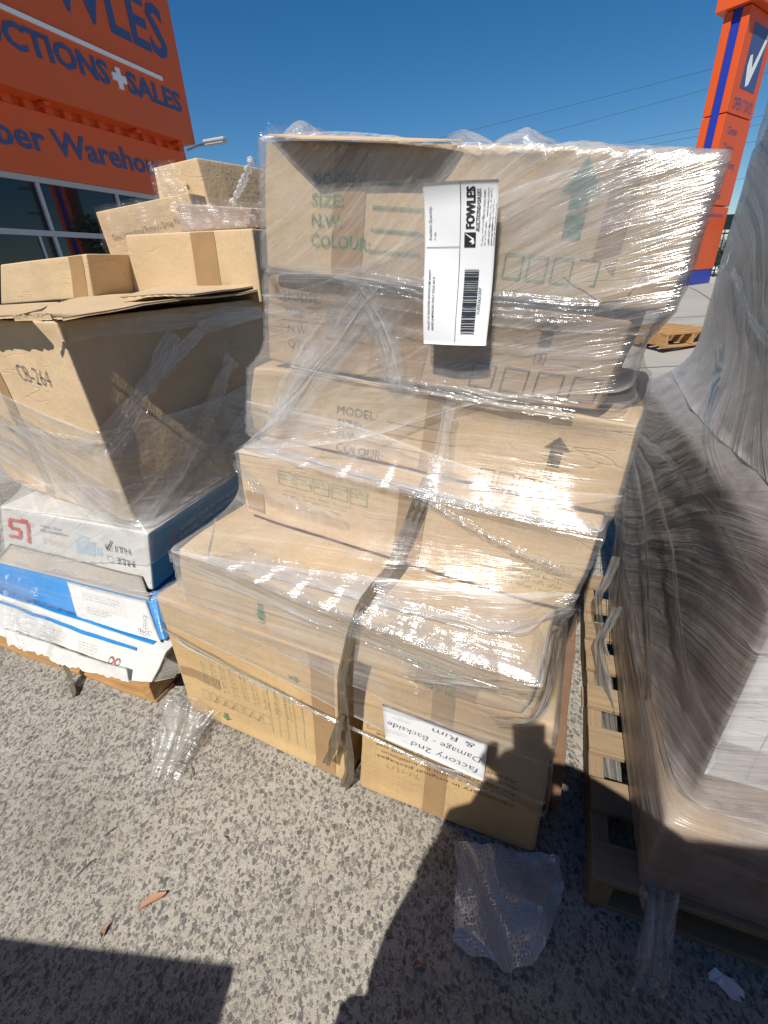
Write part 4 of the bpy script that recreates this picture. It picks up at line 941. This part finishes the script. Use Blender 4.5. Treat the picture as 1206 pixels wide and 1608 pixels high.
def rope(name, pts, r, mat, parent, seed=0, n=40, flat=1.0):
    """film drawn together into a cord"""
    pts = np.array(pts, float); t = np.linspace(0, 1, len(pts)); tt = np.linspace(0, 1, n); P = np.stack([np.interp(tt, t, pts[:, k]) for k in range(3)], 1)
    for _ in range(4): P[1:-1] = (P[:-2] + 2 * P[1:-1] + P[2:]) / 4
    rs = np.random.RandomState(seed); rad = r * (1 + .35 * np.sin(tt * 40 + rs.rand() * 6) * rs.rand() + .3 * fbm(tt[:, None], 25, seed, 3))
    mb = MB().tube(P, list(np.maximum(rad, r * .4)), 8, flat); o = mesh_obj(name, mb.v, mb.f, mat, parent, True, attr={'gather': np.full(len(mb.v), .8)})
    l = o.data.uv_layers.new(name='UVMap'); vi = np.empty(len(o.data.loops), np.int32); o.data.loops.foreach_get('vertex_index', vi)
    l.data.foreach_set('uv', np.stack([(vi // 8) / n * .6, (vi % 8) * .006], 1).astype(np.float32).ravel()); return o

# middle pile -------------------------------------------------------------
boxes = [b_.corners for b_ in (A, B, Cc, D, L2, L1a, L1b)]
env = Envelope(boxes, (.24, 1.42), -.02, 1.95, its=150)
YW = -28
fm = empty('stretch_film', (.24, 1.42, .3), 'clear stretch film wound round the middle pile of bathroom cartons', 'plastic film')
mf = M['film']
band(fm, env, YW, (.50, .20), (.78, .60), mf, .004, .0040, 1, gather=(.05, .03))
band(fm, env, YW, (.60, .38), (.800, .80), mf, .008, .005, 2, gather=(.03, .06))
band(fm, env, YW, (.80, .74), (1.16, 1.02), mf, .006, .004, 3, gather=(.03, .03))
band(fm, env, YW, (1.04, .96), (1.42, 1.32), mf, .004, .004, 4, gather=(.04, .03))
band(fm, env, YW, (1.02, 1.28), (1.44, 1.68), M['film_tight'], .009, .006, 5, uvtilt=-.22, gather=(.05, .03), shear=-.22)
band(fm, env, YW, (1.42, 1.32), (1.80, 1.655), mf, .005, .006, 6, gather=(.03, .02), uvtilt=-.30, shear=-.30)
band(fm, env, YW, (1.46, 1.36), (1.805, 1.66), M['film_tight'], .011, .007, 7, uvtilt=-.40, shear=-.40, gather=(.02, .02))
def onfilm(x, y, z, off=.012):
    th = np.array([env.theta(x, y)]); return env.pos(th, np.array([z]), off)[0]
FL, FR = np.array((-.47, 1.34)), np.array((.47, .84))
def fr(s, z, off=.012): p = FL * (1 - s) + FR * s; return onfilm(p[0], p[1], z, off)
rope('film_cord', [fr(.0, 1.055), fr(.2, 1.045), fr(.4, 1.020), fr(.6, 1.005), fr(.8, .985), fr(1.0, .975)], .0038, M['film_heavy'], fm, 1, 60)
rope('film_cord', [fr(.0, .800), fr(.25, .792), fr(.5, .775), fr(.75, .752), fr(1.0, .73)], .004, M['film_heavy'], fm, 2, 60)
rope('film_cord', [fr(-.25, .50), fr(.1, .40), fr(.4, .345), fr(.7, .27), fr(1.0, .21)], .003, M['film_heavy'], fm, 3, 60)
rope('film_cord', [fr(-.02, 1.14), fr(.05, 1.20), fr(.14, 1.27), fr(.25, 1.34), fr(.38, 1.43), fr(.46, 1.47)], .0035, M['film_heavy'], fm, 4, 60)
rope('film_cord', [fr(.02, 1.27), fr(.2, 1.255), fr(.5, 1.235), fr(.8, 1.21), fr(1.0, 1.20)], .003, M['film_heavy'], fm, 5, 60)
# gathered knot at the left edge and loose puffs along the top
def fold_band(parent, env_, pts, w0, w1, mat, seed=1, n=90, m_=14, off=.012, amp=.006, gather=.35):
    """a pleat of film lying over the wrap along a line of points"""
    th = np.unwrap([env_.theta(p[0], p[1]) for p in pts]); z = np.array([p[2] for p in pts], float); t = np.linspace(0, 1, len(pts)); tt = np.linspace(0, 1, n)
    TH, Z = np.interp(tt, t, th), np.interp(tt, t, z)
    for _ in range(6): TH[1:-1] = (TH[:-2] + 2 * TH[1:-1] + TH[2:]) / 4; Z[1:-1] = (Z[:-2] + 2 * Z[1:-1] + Z[2:]) / 4
    rr_ = env_.at(TH, Z); dx, dz = np.gradient(TH) * rr_, np.gradient(Z); L = np.hypot(dx, dz) + 1e-9; nx, nz = -dz / L, dx / L
    w = (w0 + (w1 - w0) * tt) * (1 + .25 * fbm(tt[:, None], 14, seed, 3)); x = np.linspace(-.5, .5, m_)
    A_ = TH[:, None] + nx[:, None] * w[:, None] * x[None] / rr_[:, None]; B_ = Z[:, None] + nz[:, None] * w[:, None] * x[None]
    d = np.abs(np.sin(x[None] * (16 + 6 * np.sin(tt * 5 + seed))[:, None] + 2 * np.sin(tt * 9 + seed)[:, None])) * amp
    P = env_.pos(A_, B_, off + d).reshape(-1, 3); f = grid_faces(n, m_)
    uv = np.stack([np.repeat(np.cumsum(L), m_), (x[None] * w[:, None]).ravel() + seed], 1); e = np.clip(1 - np.abs(x) * 2, 0, 1)[None] * np.ones((n, 1)); te = np.clip(np.minimum(tt, 1 - tt) / .12, 0, 1)[:, None]
    g = (e ** .7 * te).ravel(); return mesh_obj('film_fold', P, f, mat, parent, True, uv[f.ravel()], {'gather': g * gather, 'fade': 1 - np.clip(g * 2.2, 0, 1)})
def fs(s, z): p = FL * (1 - s) + FR * s; return (p[0], p[1], z)
for i, (pts, w0, w1, g_) in enumerate((
    ([fs(-.02, 1.07), fs(.04, 1.15), fs(.16, 1.27), fs(.32, 1.39), fs(.50, 1.48)], .05, .15, .35), ([fs(-.03, 1.12), fs(.03, 1.22), fs(.12, 1.32), fs(.30, 1.45)], .04, .10, .3),
    ([fs(.50, 1.22), fs(.45, 1.34), fs(.37, 1.47)], .05, .09, .4), ([fs(-.03, 1.02), fs(-.01, 1.10), fs(.01, 1.2)], .05, .06, .5), ([fs(.0, 1.50), fs(.3, 1.50), fs(.7, 1.44), fs(1.0, 1.41)], .05, .05, .15),
    ([fs(.05, .79), fs(.25, .765), fs(.5, .72), fs(.75, .70)], .03, .10, .35), ([fs(.25, .80), fs(.5, .77), fs(.85, .735)], .05, .06, .2), ([fs(.62, .62), fs(.8, .70), fs(.98, .76)], .04, .08, .15), ([fs(.75, .55), fs(.9, .66), fs(1.0, .74)], .05, .05, .15),
    ([fs(.0, 1.06), fs(.3, 1.03), fs(.6, 1.0), fs(1., .975)], .025, .03, .45), ([fs(.4, 1.26), fs(.7, 1.235), fs(1.0, 1.215)], .03, .04, .35), ([fs(-.2, .49), fs(.3, .37), fs(.6, .30), fs(1.0, .21)], .02, .02, .35), ([fs(.02, 1.0), fs(.15, .93), fs(.4, .9)], .03, .02, .15), ([fs(.6, 1.0), fs(.75, .93), fs(.95, .86)], .02, .02, .2))):
    fold_band(fm, env, pts, w0, w1, M['fold'], 10 + i, gather=g_)
crumple('film_fold', [fr(.62, .56, .016), fr(.99, .56, .016), fr(1.0, .76, .014), fr(.55, .76, .016)], M['film_soft'], fm, 60, 40, .012, 15, 22, gather=.0)
tl, tr_ = np.array((-.237, 1.337, 1.785)), np.array((.539, .888, 1.646)); ev = (tr_ - tl); nbk = np.array([.5, .866, 0])
def topstrip(s0, s1, up, back, seed, amp=.02, g=.22):
    a_, b_ = tl + ev * s0, tl + ev * s1
    crumple('film_crest', [a_ - nbk * .018 - UZ * .02, b_ - nbk * .018 - UZ * .02, b_ + nbk * back + UZ * .01, a_ + nbk * back + UZ * .01], M['film_crest'], fm, 80, 40, amp, seed, 20, gather=g, sag=lambda u, v: np.concatenate([0*u, 0*u, up * np.sin(np.clip(v, 0, 1) * math.pi) * (.35 + .65 * np.abs(np.sin(u * math.pi * 1.6 + seed)))], 1))
topstrip(.0, .14, .045, .14, 21, .012); topstrip(.10, .50, .012, .25, 22, .012); topstrip(.26, .42, .022, .1, 24, .012); topstrip(.46, .74, .038, .2, 23, .013); topstrip(.66, 1.0, .020, .25, 25, .013)
# dark plastic strap running down the front
st = empty('plastic_strap', (-.14, .85, .05), 'dark twisted plastic strap running down the front of the middle pile', 'strap')
SP = [(.118, 1.060, 1.02), (.085, 1.022, .97), (.028, 1.052, .80), (-.014, .962, .792), (-.070, .872, .780), (-.104, .858, .700), (-.140, .846, .56), (-.152, .862, .36), (-.150, .872, .20), (-.160, .875, .09), (-.185, .885, .01)]
def ribbon(name, pts, wid, mat, parent, twist, nrm=np.array([-.46, -.88, .1]), n=110):
    pts = np.array(pts, float); t = np.linspace(0, 1, len(pts)); tt = np.linspace(0, 1, n); P = np.stack([np.interp(tt, t, pts[:, k_]) for k_ in range(3)], 1)
    for _ in range(3): P[1:-1] = (P[:-2] + 2 * P[1:-1] + P[2:]) / 4
    T_ = np.gradient(P, axis=0); T_ /= np.linalg.norm(T_, axis=1, keepdims=True); S_ = np.cross(T_, nrm); S_ /= np.linalg.norm(S_, axis=1, keepdims=True); N_ = np.cross(S_, T_)
    m_ = 9; V = []; wv = wid * (.75 + .45 * (.5 + .5 * np.sin(tt * 9 + twist)))
    for i in range(n):
        for j in range(m_):
            x = j / (m_ - 1) - .5; V.append(P[i] + S_[i] * x * wv[i] + N_[i] * .0032 * math.sin(x * 14 + tt[i] * 18 + twist))
    f = grid_faces(n, m_); uv = np.stack([np.repeat(tt, m_) * 1.2, np.tile(np.arange(m_) * .006, n)], 1)
    return mesh_obj(name, V, f, mat, parent, True, uv[f.ravel()], {'gather': np.full(n * m_, .25)})
ribbon('film_strip', [(.172, 1.092, 1.20), (.152, 1.086, 1.075), (.120, 1.060, 1.025)], .036, M['film_heavy'], st, 3.0, n=30)
ribbon('strap', [(x + .004, y + .008, z) for x, y, z in SP], .032, M['strap'], st, .5)
ribbon('strap_tail', [(-.148, .850, .42), (-.185, .866, .27), (-.225, .890, .14)], .028, M['strap'], st, 4.0, n=40)

# left pile ---------------------------------------------------------------
envL = Envelope([b_.corners for b_ in (T2, Wc, X2)], (-1.05, 2.05), .05, 1.5, its=110)
fl_ = empty('stretch_film', (-1.05, 2.05, .4), 'clear stretch film round the shaded tan cartons of the left pile', 'plastic film')
band(fl_, envL, -32, (.86, .72), (1.20, 1.06), M['film_left'], .005, .007, 31, gather=(.10, .06), uvtilt=.22, shear=.2)
band(fl_, envL, -32, (.70, .74), (1.02, 1.06), M['film_left'], .009, .007, 32, gather=(.03, .05), uvtilt=.3, shear=.3)
band(fl_, envL, -32, (.40, .60), (.74, .90), M['film_left'], .007, .006, 34, gather=(.03, .04), uvtilt=-.45, shear=-.4)
band(fl_, envL, -23, (.135, .135), (.46, .44), M['film_soft'], .010, .006, 35, gather=(.05, .05), ragged=.02)
def onl(x, y, z, off=.012): return envL.pos(np.array([envL.theta(x, y)]), np.array([z]), off)[0]
for i, (pts, w0, w1, g_) in enumerate((
    ([(-1.75, 1.99, 1.10), (-1.3, 1.70, .98), (-.95, 1.47, .80)], .05, .12, .3), ([(-1.75, 1.99, .98), (-1.3, 1.70, .88), (-.92, 1.45, .73)], .06, .05, .4), ([(-1.4, 1.76, 1.08), (-1.1, 1.57, 1.0), (-.91, 1.44, 1.06)], .05, .05, .3),
    ([(-.91, 1.44, 1.06), (-.8, 1.65, 1.20), (-.65, 1.95, 1.34), (-.50, 2.3, 1.36)], .06, .05, .22), ([(-.90, 1.45, 1.0), (-.82, 1.6, 1.15), (-.72, 1.8, 1.33)], .05, .08, .15), ([(-.88, 1.48, .74), (-.75, 1.75, .92), (-.6, 2.05, 1.2)], .04, .08, .15), ([(-.85, 1.55, .76), (-.7, 1.85, .85), (-.58, 2.1, .98)], .03, .05, .15), ([(-.91, 1.44, 1.38), (-.7, 1.85, 1.37), (-.5, 2.3, 1.36)], .05, .06, .12))):
    fold_band(fl_, envL, pts, w0, w1, M['fold'], 70 + i, gather=g_)
def upper_film(name, quad, seed, mat='film', amp=.012, g=.1): crumple(name, quad, M[mat], fl_, 50, 40, amp, seed, 26, gather=g)
upper_film('film_fold', [(-1.12, 2.90, 1.77), (-.88, 2.79, 1.77), (-.93, 2.79, 2.03), (-1.10, 2.87, 2.04)], 41, 'film_heavy', .010)
upper_film('film_fold', [(-.94, 2.60, 1.70), (-.42, 2.37, 1.70), (-.42, 2.40, 1.79), (-.94, 2.62, 1.86)], 42, 'film_soft', .012)
upper_film('film_fold', [(-1.47, 2.92, 1.62), (-.85, 2.67, 1.62), (-.88, 2.66, 1.90), (-1.45, 2.90, 1.87)], 43, 'film_soft', .008, .0)
rope('film_cord', [(-.60, 2.42, 1.79), (-.55, 2.40, 1.84), (-.50, 2.30, 1.86), (-.44, 2.2, 1.90)], .012, M['film_heavy'], fl_, 8, 40)

crumple('film_fold', [tuple(X1.on('front', np.array([[.30, -.01]]), .02)[0]), tuple(X1.on('front', np.array([[.50, -.01]]), .025)[0]), tuple(X1.on('front', np.array([[.56, .17]]), .02)[0]), tuple(X1.on('front', np.array([[.22, .19]]), .02)[0])], M['film_heavy'], fl_, 50, 50, .018, 45, 22, gather=.35, aniso=2.0)
crumple('film_fold', [tuple(X1.on('front', np.array([[-.02, -.01]]), .02)[0]), tuple(X1.on('front', np.array([[.34, -.01]]), .02)[0]), tuple(X2.on('front', np.array([[.34, .10]]), .02)[0]), tuple(X2.on('front', np.array([[-.02, .12]]), .02)[0])], M['film_soft'], fl_, 70, 60, .016, 46, 16, gather=.15)
# right pile --------------------------------------------------------------
envR = Envelope([b_.corners for b_ in (R1, R2, R3)], tuple((RO + rx * .52 + ry * .70)[:2]), .06, 2.4, its=260)
fr_ = empty('stretch_film', tuple(RO + rx * .5 + ry * .6 + UZ * .3), 'grey stretch film wound many times round the tall right pile', 'plastic film')
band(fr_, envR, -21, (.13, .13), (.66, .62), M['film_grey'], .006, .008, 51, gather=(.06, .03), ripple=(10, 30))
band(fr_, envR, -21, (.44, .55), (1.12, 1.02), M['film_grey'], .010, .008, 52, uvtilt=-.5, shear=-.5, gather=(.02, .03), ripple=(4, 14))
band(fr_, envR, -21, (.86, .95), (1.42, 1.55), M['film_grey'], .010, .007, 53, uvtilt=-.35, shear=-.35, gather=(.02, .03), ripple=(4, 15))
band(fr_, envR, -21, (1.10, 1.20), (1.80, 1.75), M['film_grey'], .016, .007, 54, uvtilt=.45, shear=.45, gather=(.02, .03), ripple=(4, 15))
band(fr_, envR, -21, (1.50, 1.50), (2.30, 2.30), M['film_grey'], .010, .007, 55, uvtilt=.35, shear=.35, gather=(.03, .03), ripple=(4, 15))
def onr(x, y, z, off=.02):
    p = RO + rx * x + ry * y; return envR.pos(np.array([envR.theta(p[0], p[1])]), np.array([z]), off)[0]
def wr(x, y, z): p = RO + rx * x + ry * y; return (p[0], p[1], z)
for i, (pts, w0, w1, g_) in enumerate((
    ([wr(0, 1.35, .84), wr(0, .9, .86), wr(0, .5, .80), wr(0, .1, .62)], .03, .05, .3), ([wr(0, 1.35, .82), wr(0, .8, .70), wr(0, .3, .45)], .03, .05, .25), ([wr(0, 1.35, .88), wr(0, .8, .96), wr(0, .3, 1.0), wr(.25, 0, .98)], .03, .06, .3),
    ([wr(0, 1.38, .80), wr(0, 1.1, .55), wr(0, .75, .20)], .03, .07, .3), ([wr(0, 1.38, .78), wr(0, 1.25, .5), wr(0, 1.0, .16)], .04, .06, .3), ([wr(0, 1.1, 1.25), wr(0, .7, 1.12), wr(0, .3, 1.05)], .04, .05, .25), ([wr(0, 1.3, 1.45), wr(0, .9, 1.35), wr(0, .5, 1.30)], .04, .04, .2), ([wr(.1, 0, .50), wr(.4, 0, .46), wr(.8, 0, .42)], .04, .05, .3), ([wr(.05, 0, .36), wr(.4, 0, .30), wr(.8, 0, .28)], .04, .03, .25))):
    fold_band(fr_, envR, pts, w0 * .6, w1 * .6, M['fold_grey'], 40 + i, off=.018, amp=.004, gather=g_)
for i, (y0, y1) in enumerate(((1.05, .80), (.85, .55))):
    p0 = RO + ry * y0 + rx * -.02 + UZ * (.42 - .1 * i); p1 = RO + ry * y1 - rx * .045 + UZ * .10
    ribbon('film_tail', [tuple(p0), tuple(p0 * .6 + p1 * .4 - rx * .05), tuple(p1), tuple(p1 - ry * .35 - UZ * .085 + rx * .03)], .085, M['strip'], fr_, 1.0 + i, nrm=-rx + UZ * .5, n=50)

# ---------------------------------------------------------------- loose things on the ground
bw = empty('bubble_wrap', (.28, .58, 0), 'crumpled sheet of bubble wrap lying in the shade before the middle pile', 'bubble wrap')
crumple('bubble_sheet', [(.118, .490, .014), (.40, .462, .012), (.448, .660, .020), (.155, .722, .020)], M['bubble'], bw, 100, 90, .013, 61, 11, floor=.003, sag=lambda u, v: np.concatenate([-.075 * (u * (1 - v)) ** 3, -.02 * (u * (1 - v)) ** 3 - .035 * np.sin(u * math.pi) * (1 - v) ** 2, .012 * np.sin(u * 5 + v * 3) ** 2], 1))
cf = empty('film_scrap', (-.76, 1.08, 0), 'crumpled clear film tail on the ground between left pallet and middle pile', 'film scrap')
crumple('scrap', [(-.80, .925, .012), (-.765, .955, .012), (-.655, 1.17, .05), (-.91, 1.25, .09)], M['scrap'], cf, 60, 80, .032, 62, 13, floor=.003, gather=.5, aniso=5.5)
crumple('scrap', [(-.815, .935, .02), (-.765, .95, .03), (-.70, 1.18, .08), (-.89, 1.22, .10)], M['scrap'], cf, 60, 80, .03, 63, 13, floor=.003, gather=.5, aniso=5.5)
ct = empty('film_scrap', (.60, .47, 0), 'twisted film tail hanging to the ground from the right pallet corner', 'film scrap')
crumple('scrap', [(.535, .405, .012), (.590, .392, .012), (.672, .535, .13), (.605, .548, .14)], M['scrap'], ct, 50, 80, .026, 64, 13, floor=.003, gather=.5, aniso=5.5)
crumple('scrap', [(.545, .40, .03), (.585, .395, .03), (.66, .53, .15), (.615, .54, .15)], M['scrap'], ct, 40, 70, .024, 65, 13, floor=.003, gather=.5, aniso=5.5)
ch = empty('film_scrap', (-1.35, 1.39, 0), 'brown rag of film hanging from the orange pallet edge', 'film scrap')
ribbon('scrap', [(-1.40, 1.44, .17), (-1.385, 1.425, .10), (-1.36, 1.39, .03), (-1.325, 1.33, .006)], .035, M['strap'], ch, 1.2, nrm=np.array([-.3, -.9, .4]), n=40)
ps = empty('paper_scrap', (.73, .39, 0), 'torn white paper scrap on the dark ground at lower right', 'paper scrap')
rs = np.random.RandomState(8); ol = [(-.028, .022), (-.008, .030), (.006, .018), (.022, .010), (.030, -.012), (.026, -.022), (.018, -.016), (.012, -.030), (-.004, -.022), (-.012, -.004), (-.022, .004), (-.034, .010)]
mesh_obj('scrap', [(.733 + x, .392 + y, .006 + .004 * math.sin(i * 2)) for i, (x, y) in enumerate(ol)] + [(.733 + x, .392 + y, .004 + .004 * math.sin(i * 2)) for i, (x, y) in enumerate(ol)], [tuple(range(12)), tuple(range(23, 11, -1))] + [(i, i + 12, (i + 1) % 12 + 12, (i + 1) % 12) for i in range(12)], M['paper'], ps)
def leaf(x, y, az, L, W, label):
    e = empty('dry_leaf', (x, y, 0), label, 'leaf'); n = 12; c_, s_ = math.cos(R(az)), math.sin(R(az)); V = []
    for top_ in (.0012, 0):
        for i in range(n + 1):
            t = i / n; wv = W * math.sin(math.pi * min(max(t, .03), .97)) ** .55
            for j in (-1, 0, 1): a_, b_ = (t - .5) * L, j * wv / 2 + .003 * math.sin(t * 3); V.append((x + a_ * c_ - b_ * s_, y + a_ * s_ + b_ * c_, .003 + .010 * abs(j) * (.6 + .4 * math.sin(t * 5)) + .006 * t + top_))
    m_ = 3 * (n + 1); f = [tuple(q) for q in grid_faces(n + 1, 3)] ; f += [tuple(i + m_ for i in q[::-1]) for q in f]
    mesh_obj('blade', V, f, paint('dry_leaf_brown', (.40, .215, .135), .7, .25, 60), e, True)
leaf(-.690, .612, 28, .070, .019, 'long brown dry leaf on the sunlit ground')
leaf(-.790, .553, 75, .026, .010, 'small brown leaf fragment near the lower left shadow')
leaf(.022, .452, 10, .022, .012, 'small reddish leaf lying in the dark shadow')
for i, (x, y, az, L) in enumerate(((-.93, .70, 55, .06), (-.71, .98, -60, .035), (-.80, .885, 115, .03), (-.90, .80, 40, .04), (-.53, .76, -40, .03))):
    c_, s_ = math.cos(R(az)) * L / 2, math.sin(R(az)) * L / 2
    tag(MB().tube([(x - c_, y - s_, .004), (x, y + .003, .006), (x + c_, y + s_, .004)], [.0012, .0016, .001], 5).build('twig', M['bark']), ('thin dark twig on the concrete left of the brown leaf', 'thin dark twig just below the clear film tail', 'thin dark twig beside the tip of the clear film tail', 'thin dark twig nearest the left picture edge', 'short dark twig on the open sunlit concrete')[i], 'twig')

rs = np.random.RandomState(12); V = []; F_ = []
for i in range(900):
    t_ = rs.rand()
    if i < 420: s_ = rs.rand(); x_, y_ = -.95 + 1.4 * s_ + rs.normal() * .03, 1.27 - .62 * s_ - abs(rs.normal()) * .05
    else: x_, y_ = rs.uniform(-1.3, .9), rs.uniform(.3, 1.2)
    h_ = rs.uniform(.0008, .0028); o_ = np.array([[1, 0, 0], [0, 1, 0], [-1, 0, 0], [0, -1, 0], [0, 0, .8], [0, 0, -.6]]) * h_ * rs.uniform(.6, 1.3, (6, 1)); a_ = rs.rand() * 6; n0 = len(V)
    o_ = o_ @ np.array([[math.cos(a_), math.sin(a_), 0], [-math.sin(a_), math.cos(a_), 0], [0, 0, 1]]); V += [tuple(p + np.array([x_, y_, h_ * .5])) for p in o_]
    F_ += [(n0 + a, n0 + (a + 1) % 4, n0 + 4) for a in range(4)] + [(n0 + (a + 1) % 4, n0 + a, n0 + 5) for a in range(4)]
tag(mesh_obj('grit', V, F_, paint('grit', (.23, .20, .165), .9, .5, 60)), 'loose grit scattered over the concrete', 'grit', kind='stuff')

# ---------------------------------------------------------------- behind the lens: the photographer and two more piles, for the shadows they throw
def skin(name, joints, bones, mat, parent, root=0, sub=2):
    off = np.array(parent.location); me = bpy.data.meshes.new(name); me.from_pydata([tuple(np.array(j[:3]) - off) for j in joints], bones, []); o = bpy.data.objects.new(name, me); COL.objects.link(o); o.parent = parent
    me.materials.append(mat); sk = o.modifiers.new('skin', 'SKIN'); sk.use_smooth_shade = True
    for i, j in enumerate(joints): d = me.skin_vertices[0].data[i]; d.radius = (j[3], j[4] if len(j) > 4 else j[3]); d.use_root = i == root
    ss = o.modifiers.new('smooth', 'SUBSURF'); ss.levels = sub; ss.render_levels = sub; return o
per = empty('person', (-.12, -.24, 0), 'photographer in dark clothes holding a phone up with both hands', 'person')
px, py = -.12, -.24
J = [(px, py, .90, .31, .17), (px, py, 1.18, .25, .15), (px, py, 1.36, .22, .14), (px, py + .01, 1.47, .08), (px, py + .02, 1.54, .06), (px, py + .03, 1.60, .085, .10), (px, py + .03, 1.67, .08, .095),
     (px - .17, py, 1.40, .075), (px - .21, py + .03, 1.12, .07), (px - .04, py + .15, 1.33, .040), (px + .0, py + .19, 1.39, .030),
     (px + .24, py, 1.40, .075), (px + .42, py + .02, 1.30, .062), (px + .24, py + .16, 1.36, .040), (px + .14, py + .195, 1.40, .030),
     (px, py, .62, .33, .18), (px - .13, py + .03, .42, .10), (px - .13, py, .10, .055), (px - .14, py + .14, .04, .045), (px + .02, py, .64, .20, .16), (px + .13, py + .03, .42, .10), (px + .13, py, .10, .055), (px + .14, py + .14, .04, .045)]
skin('body', J, [(0, 1), (1, 2), (2, 3), (3, 4), (4, 5), (5, 6), (2, 7), (7, 8), (8, 9), (9, 10), (2, 11), (11, 12), (12, 13), (13, 14), (0, 15), (15, 16), (16, 17), (17, 18), (0, 19), (19, 20), (20, 21), (21, 22)], paint('dark_clothes', (.03, .033, .045), .8, .2), per)
skin_m = paint('skin', (.50, .30, .21), .5, .05)
for s_, bx, by, bz in ((-1, px - .02, py + .195, 1.42), (1, px + .14, py + .20, 1.41)):
    hj = [(bx, by, bz, .026), (bx - s_ * .01, by + .02, bz + .035, .024)]; hb = [(0, 1)]
    for q in range(4):
        b0 = len(hj); hj += [(bx + s_ * .004 - s_ * .016 * (q - 1.5) * .2, by + .024, bz + .005 + q * .017, .009), (bx - s_ * .016, by + .034, bz + .012 + q * .017, .008), (bx - s_ * .034, by + .030, bz + .016 + q * .017, .007)]; hb += [(1, b0), (b0, b0 + 1), (b0 + 1, b0 + 2)]
    b0 = len(hj); hj += [(bx - s_ * .02, by, bz + .03, .010), (bx - s_ * .035, by - .004, bz + .05, .008)]; hb += [(0, b0), (b0, b0 + 1)]
    skin('hand', hj, hb, skin_m, per, 0, 1)
ph = empty('phone', (-.025, -.03, 1.46), 'dark phone held up by the photographer', 'phone')
fw = np.array(rows)[:, 2]; upv = -np.array(rows)[:, 1]; rt = np.array(rows)[:, 0]
MB().box(np.array((0, 0, 1.5)) - fw * .020 - upv * .050 - rt * .034, rt, upv, fw, .040, .082, .0045).build('case', M['blacksteel'], ph, bevel=.004)
def rear_stack(label, corner, az, w, d, hs, seed):
    pallet('timber pallet under the ' + label, corner, az, w, d, mat='wood_old'); ex = np.array([math.cos(R(az)), math.sin(R(az)), 0]); ey = np.array([-ex[1], ex[0], 0]); z = .137; c = np.array([corner[0], corner[1], 0])
    for i, h_ in enumerate(hs):
        q = [c + ex * .02 + ey * .02 + UZ * z, c + ex * (w - .02) + ey * .02 + UZ * z, c + ex * (w - .02) + ey * .02 + UZ * (z + h_), c + ex * .02 + ey * .02 + UZ * (z + h_)]
        Carton('tan_carton', ('bottom', 'second', 'top')[i] + ' carton of the ' + label, q, d - .04, group='cartons behind the photographer', seed=seed + i, dent=.01, r=.012, n=10); z += h_ + .003
rear_stack('pile behind the photographer on the left', (-2.018, -.927), -7, 1.15, .80, (.50, .46), 141)
rear_stack('pile behind the photographer on the right', (-.22, -1.40), -4, 1.5, .90, (.60, .60, .55), 151)
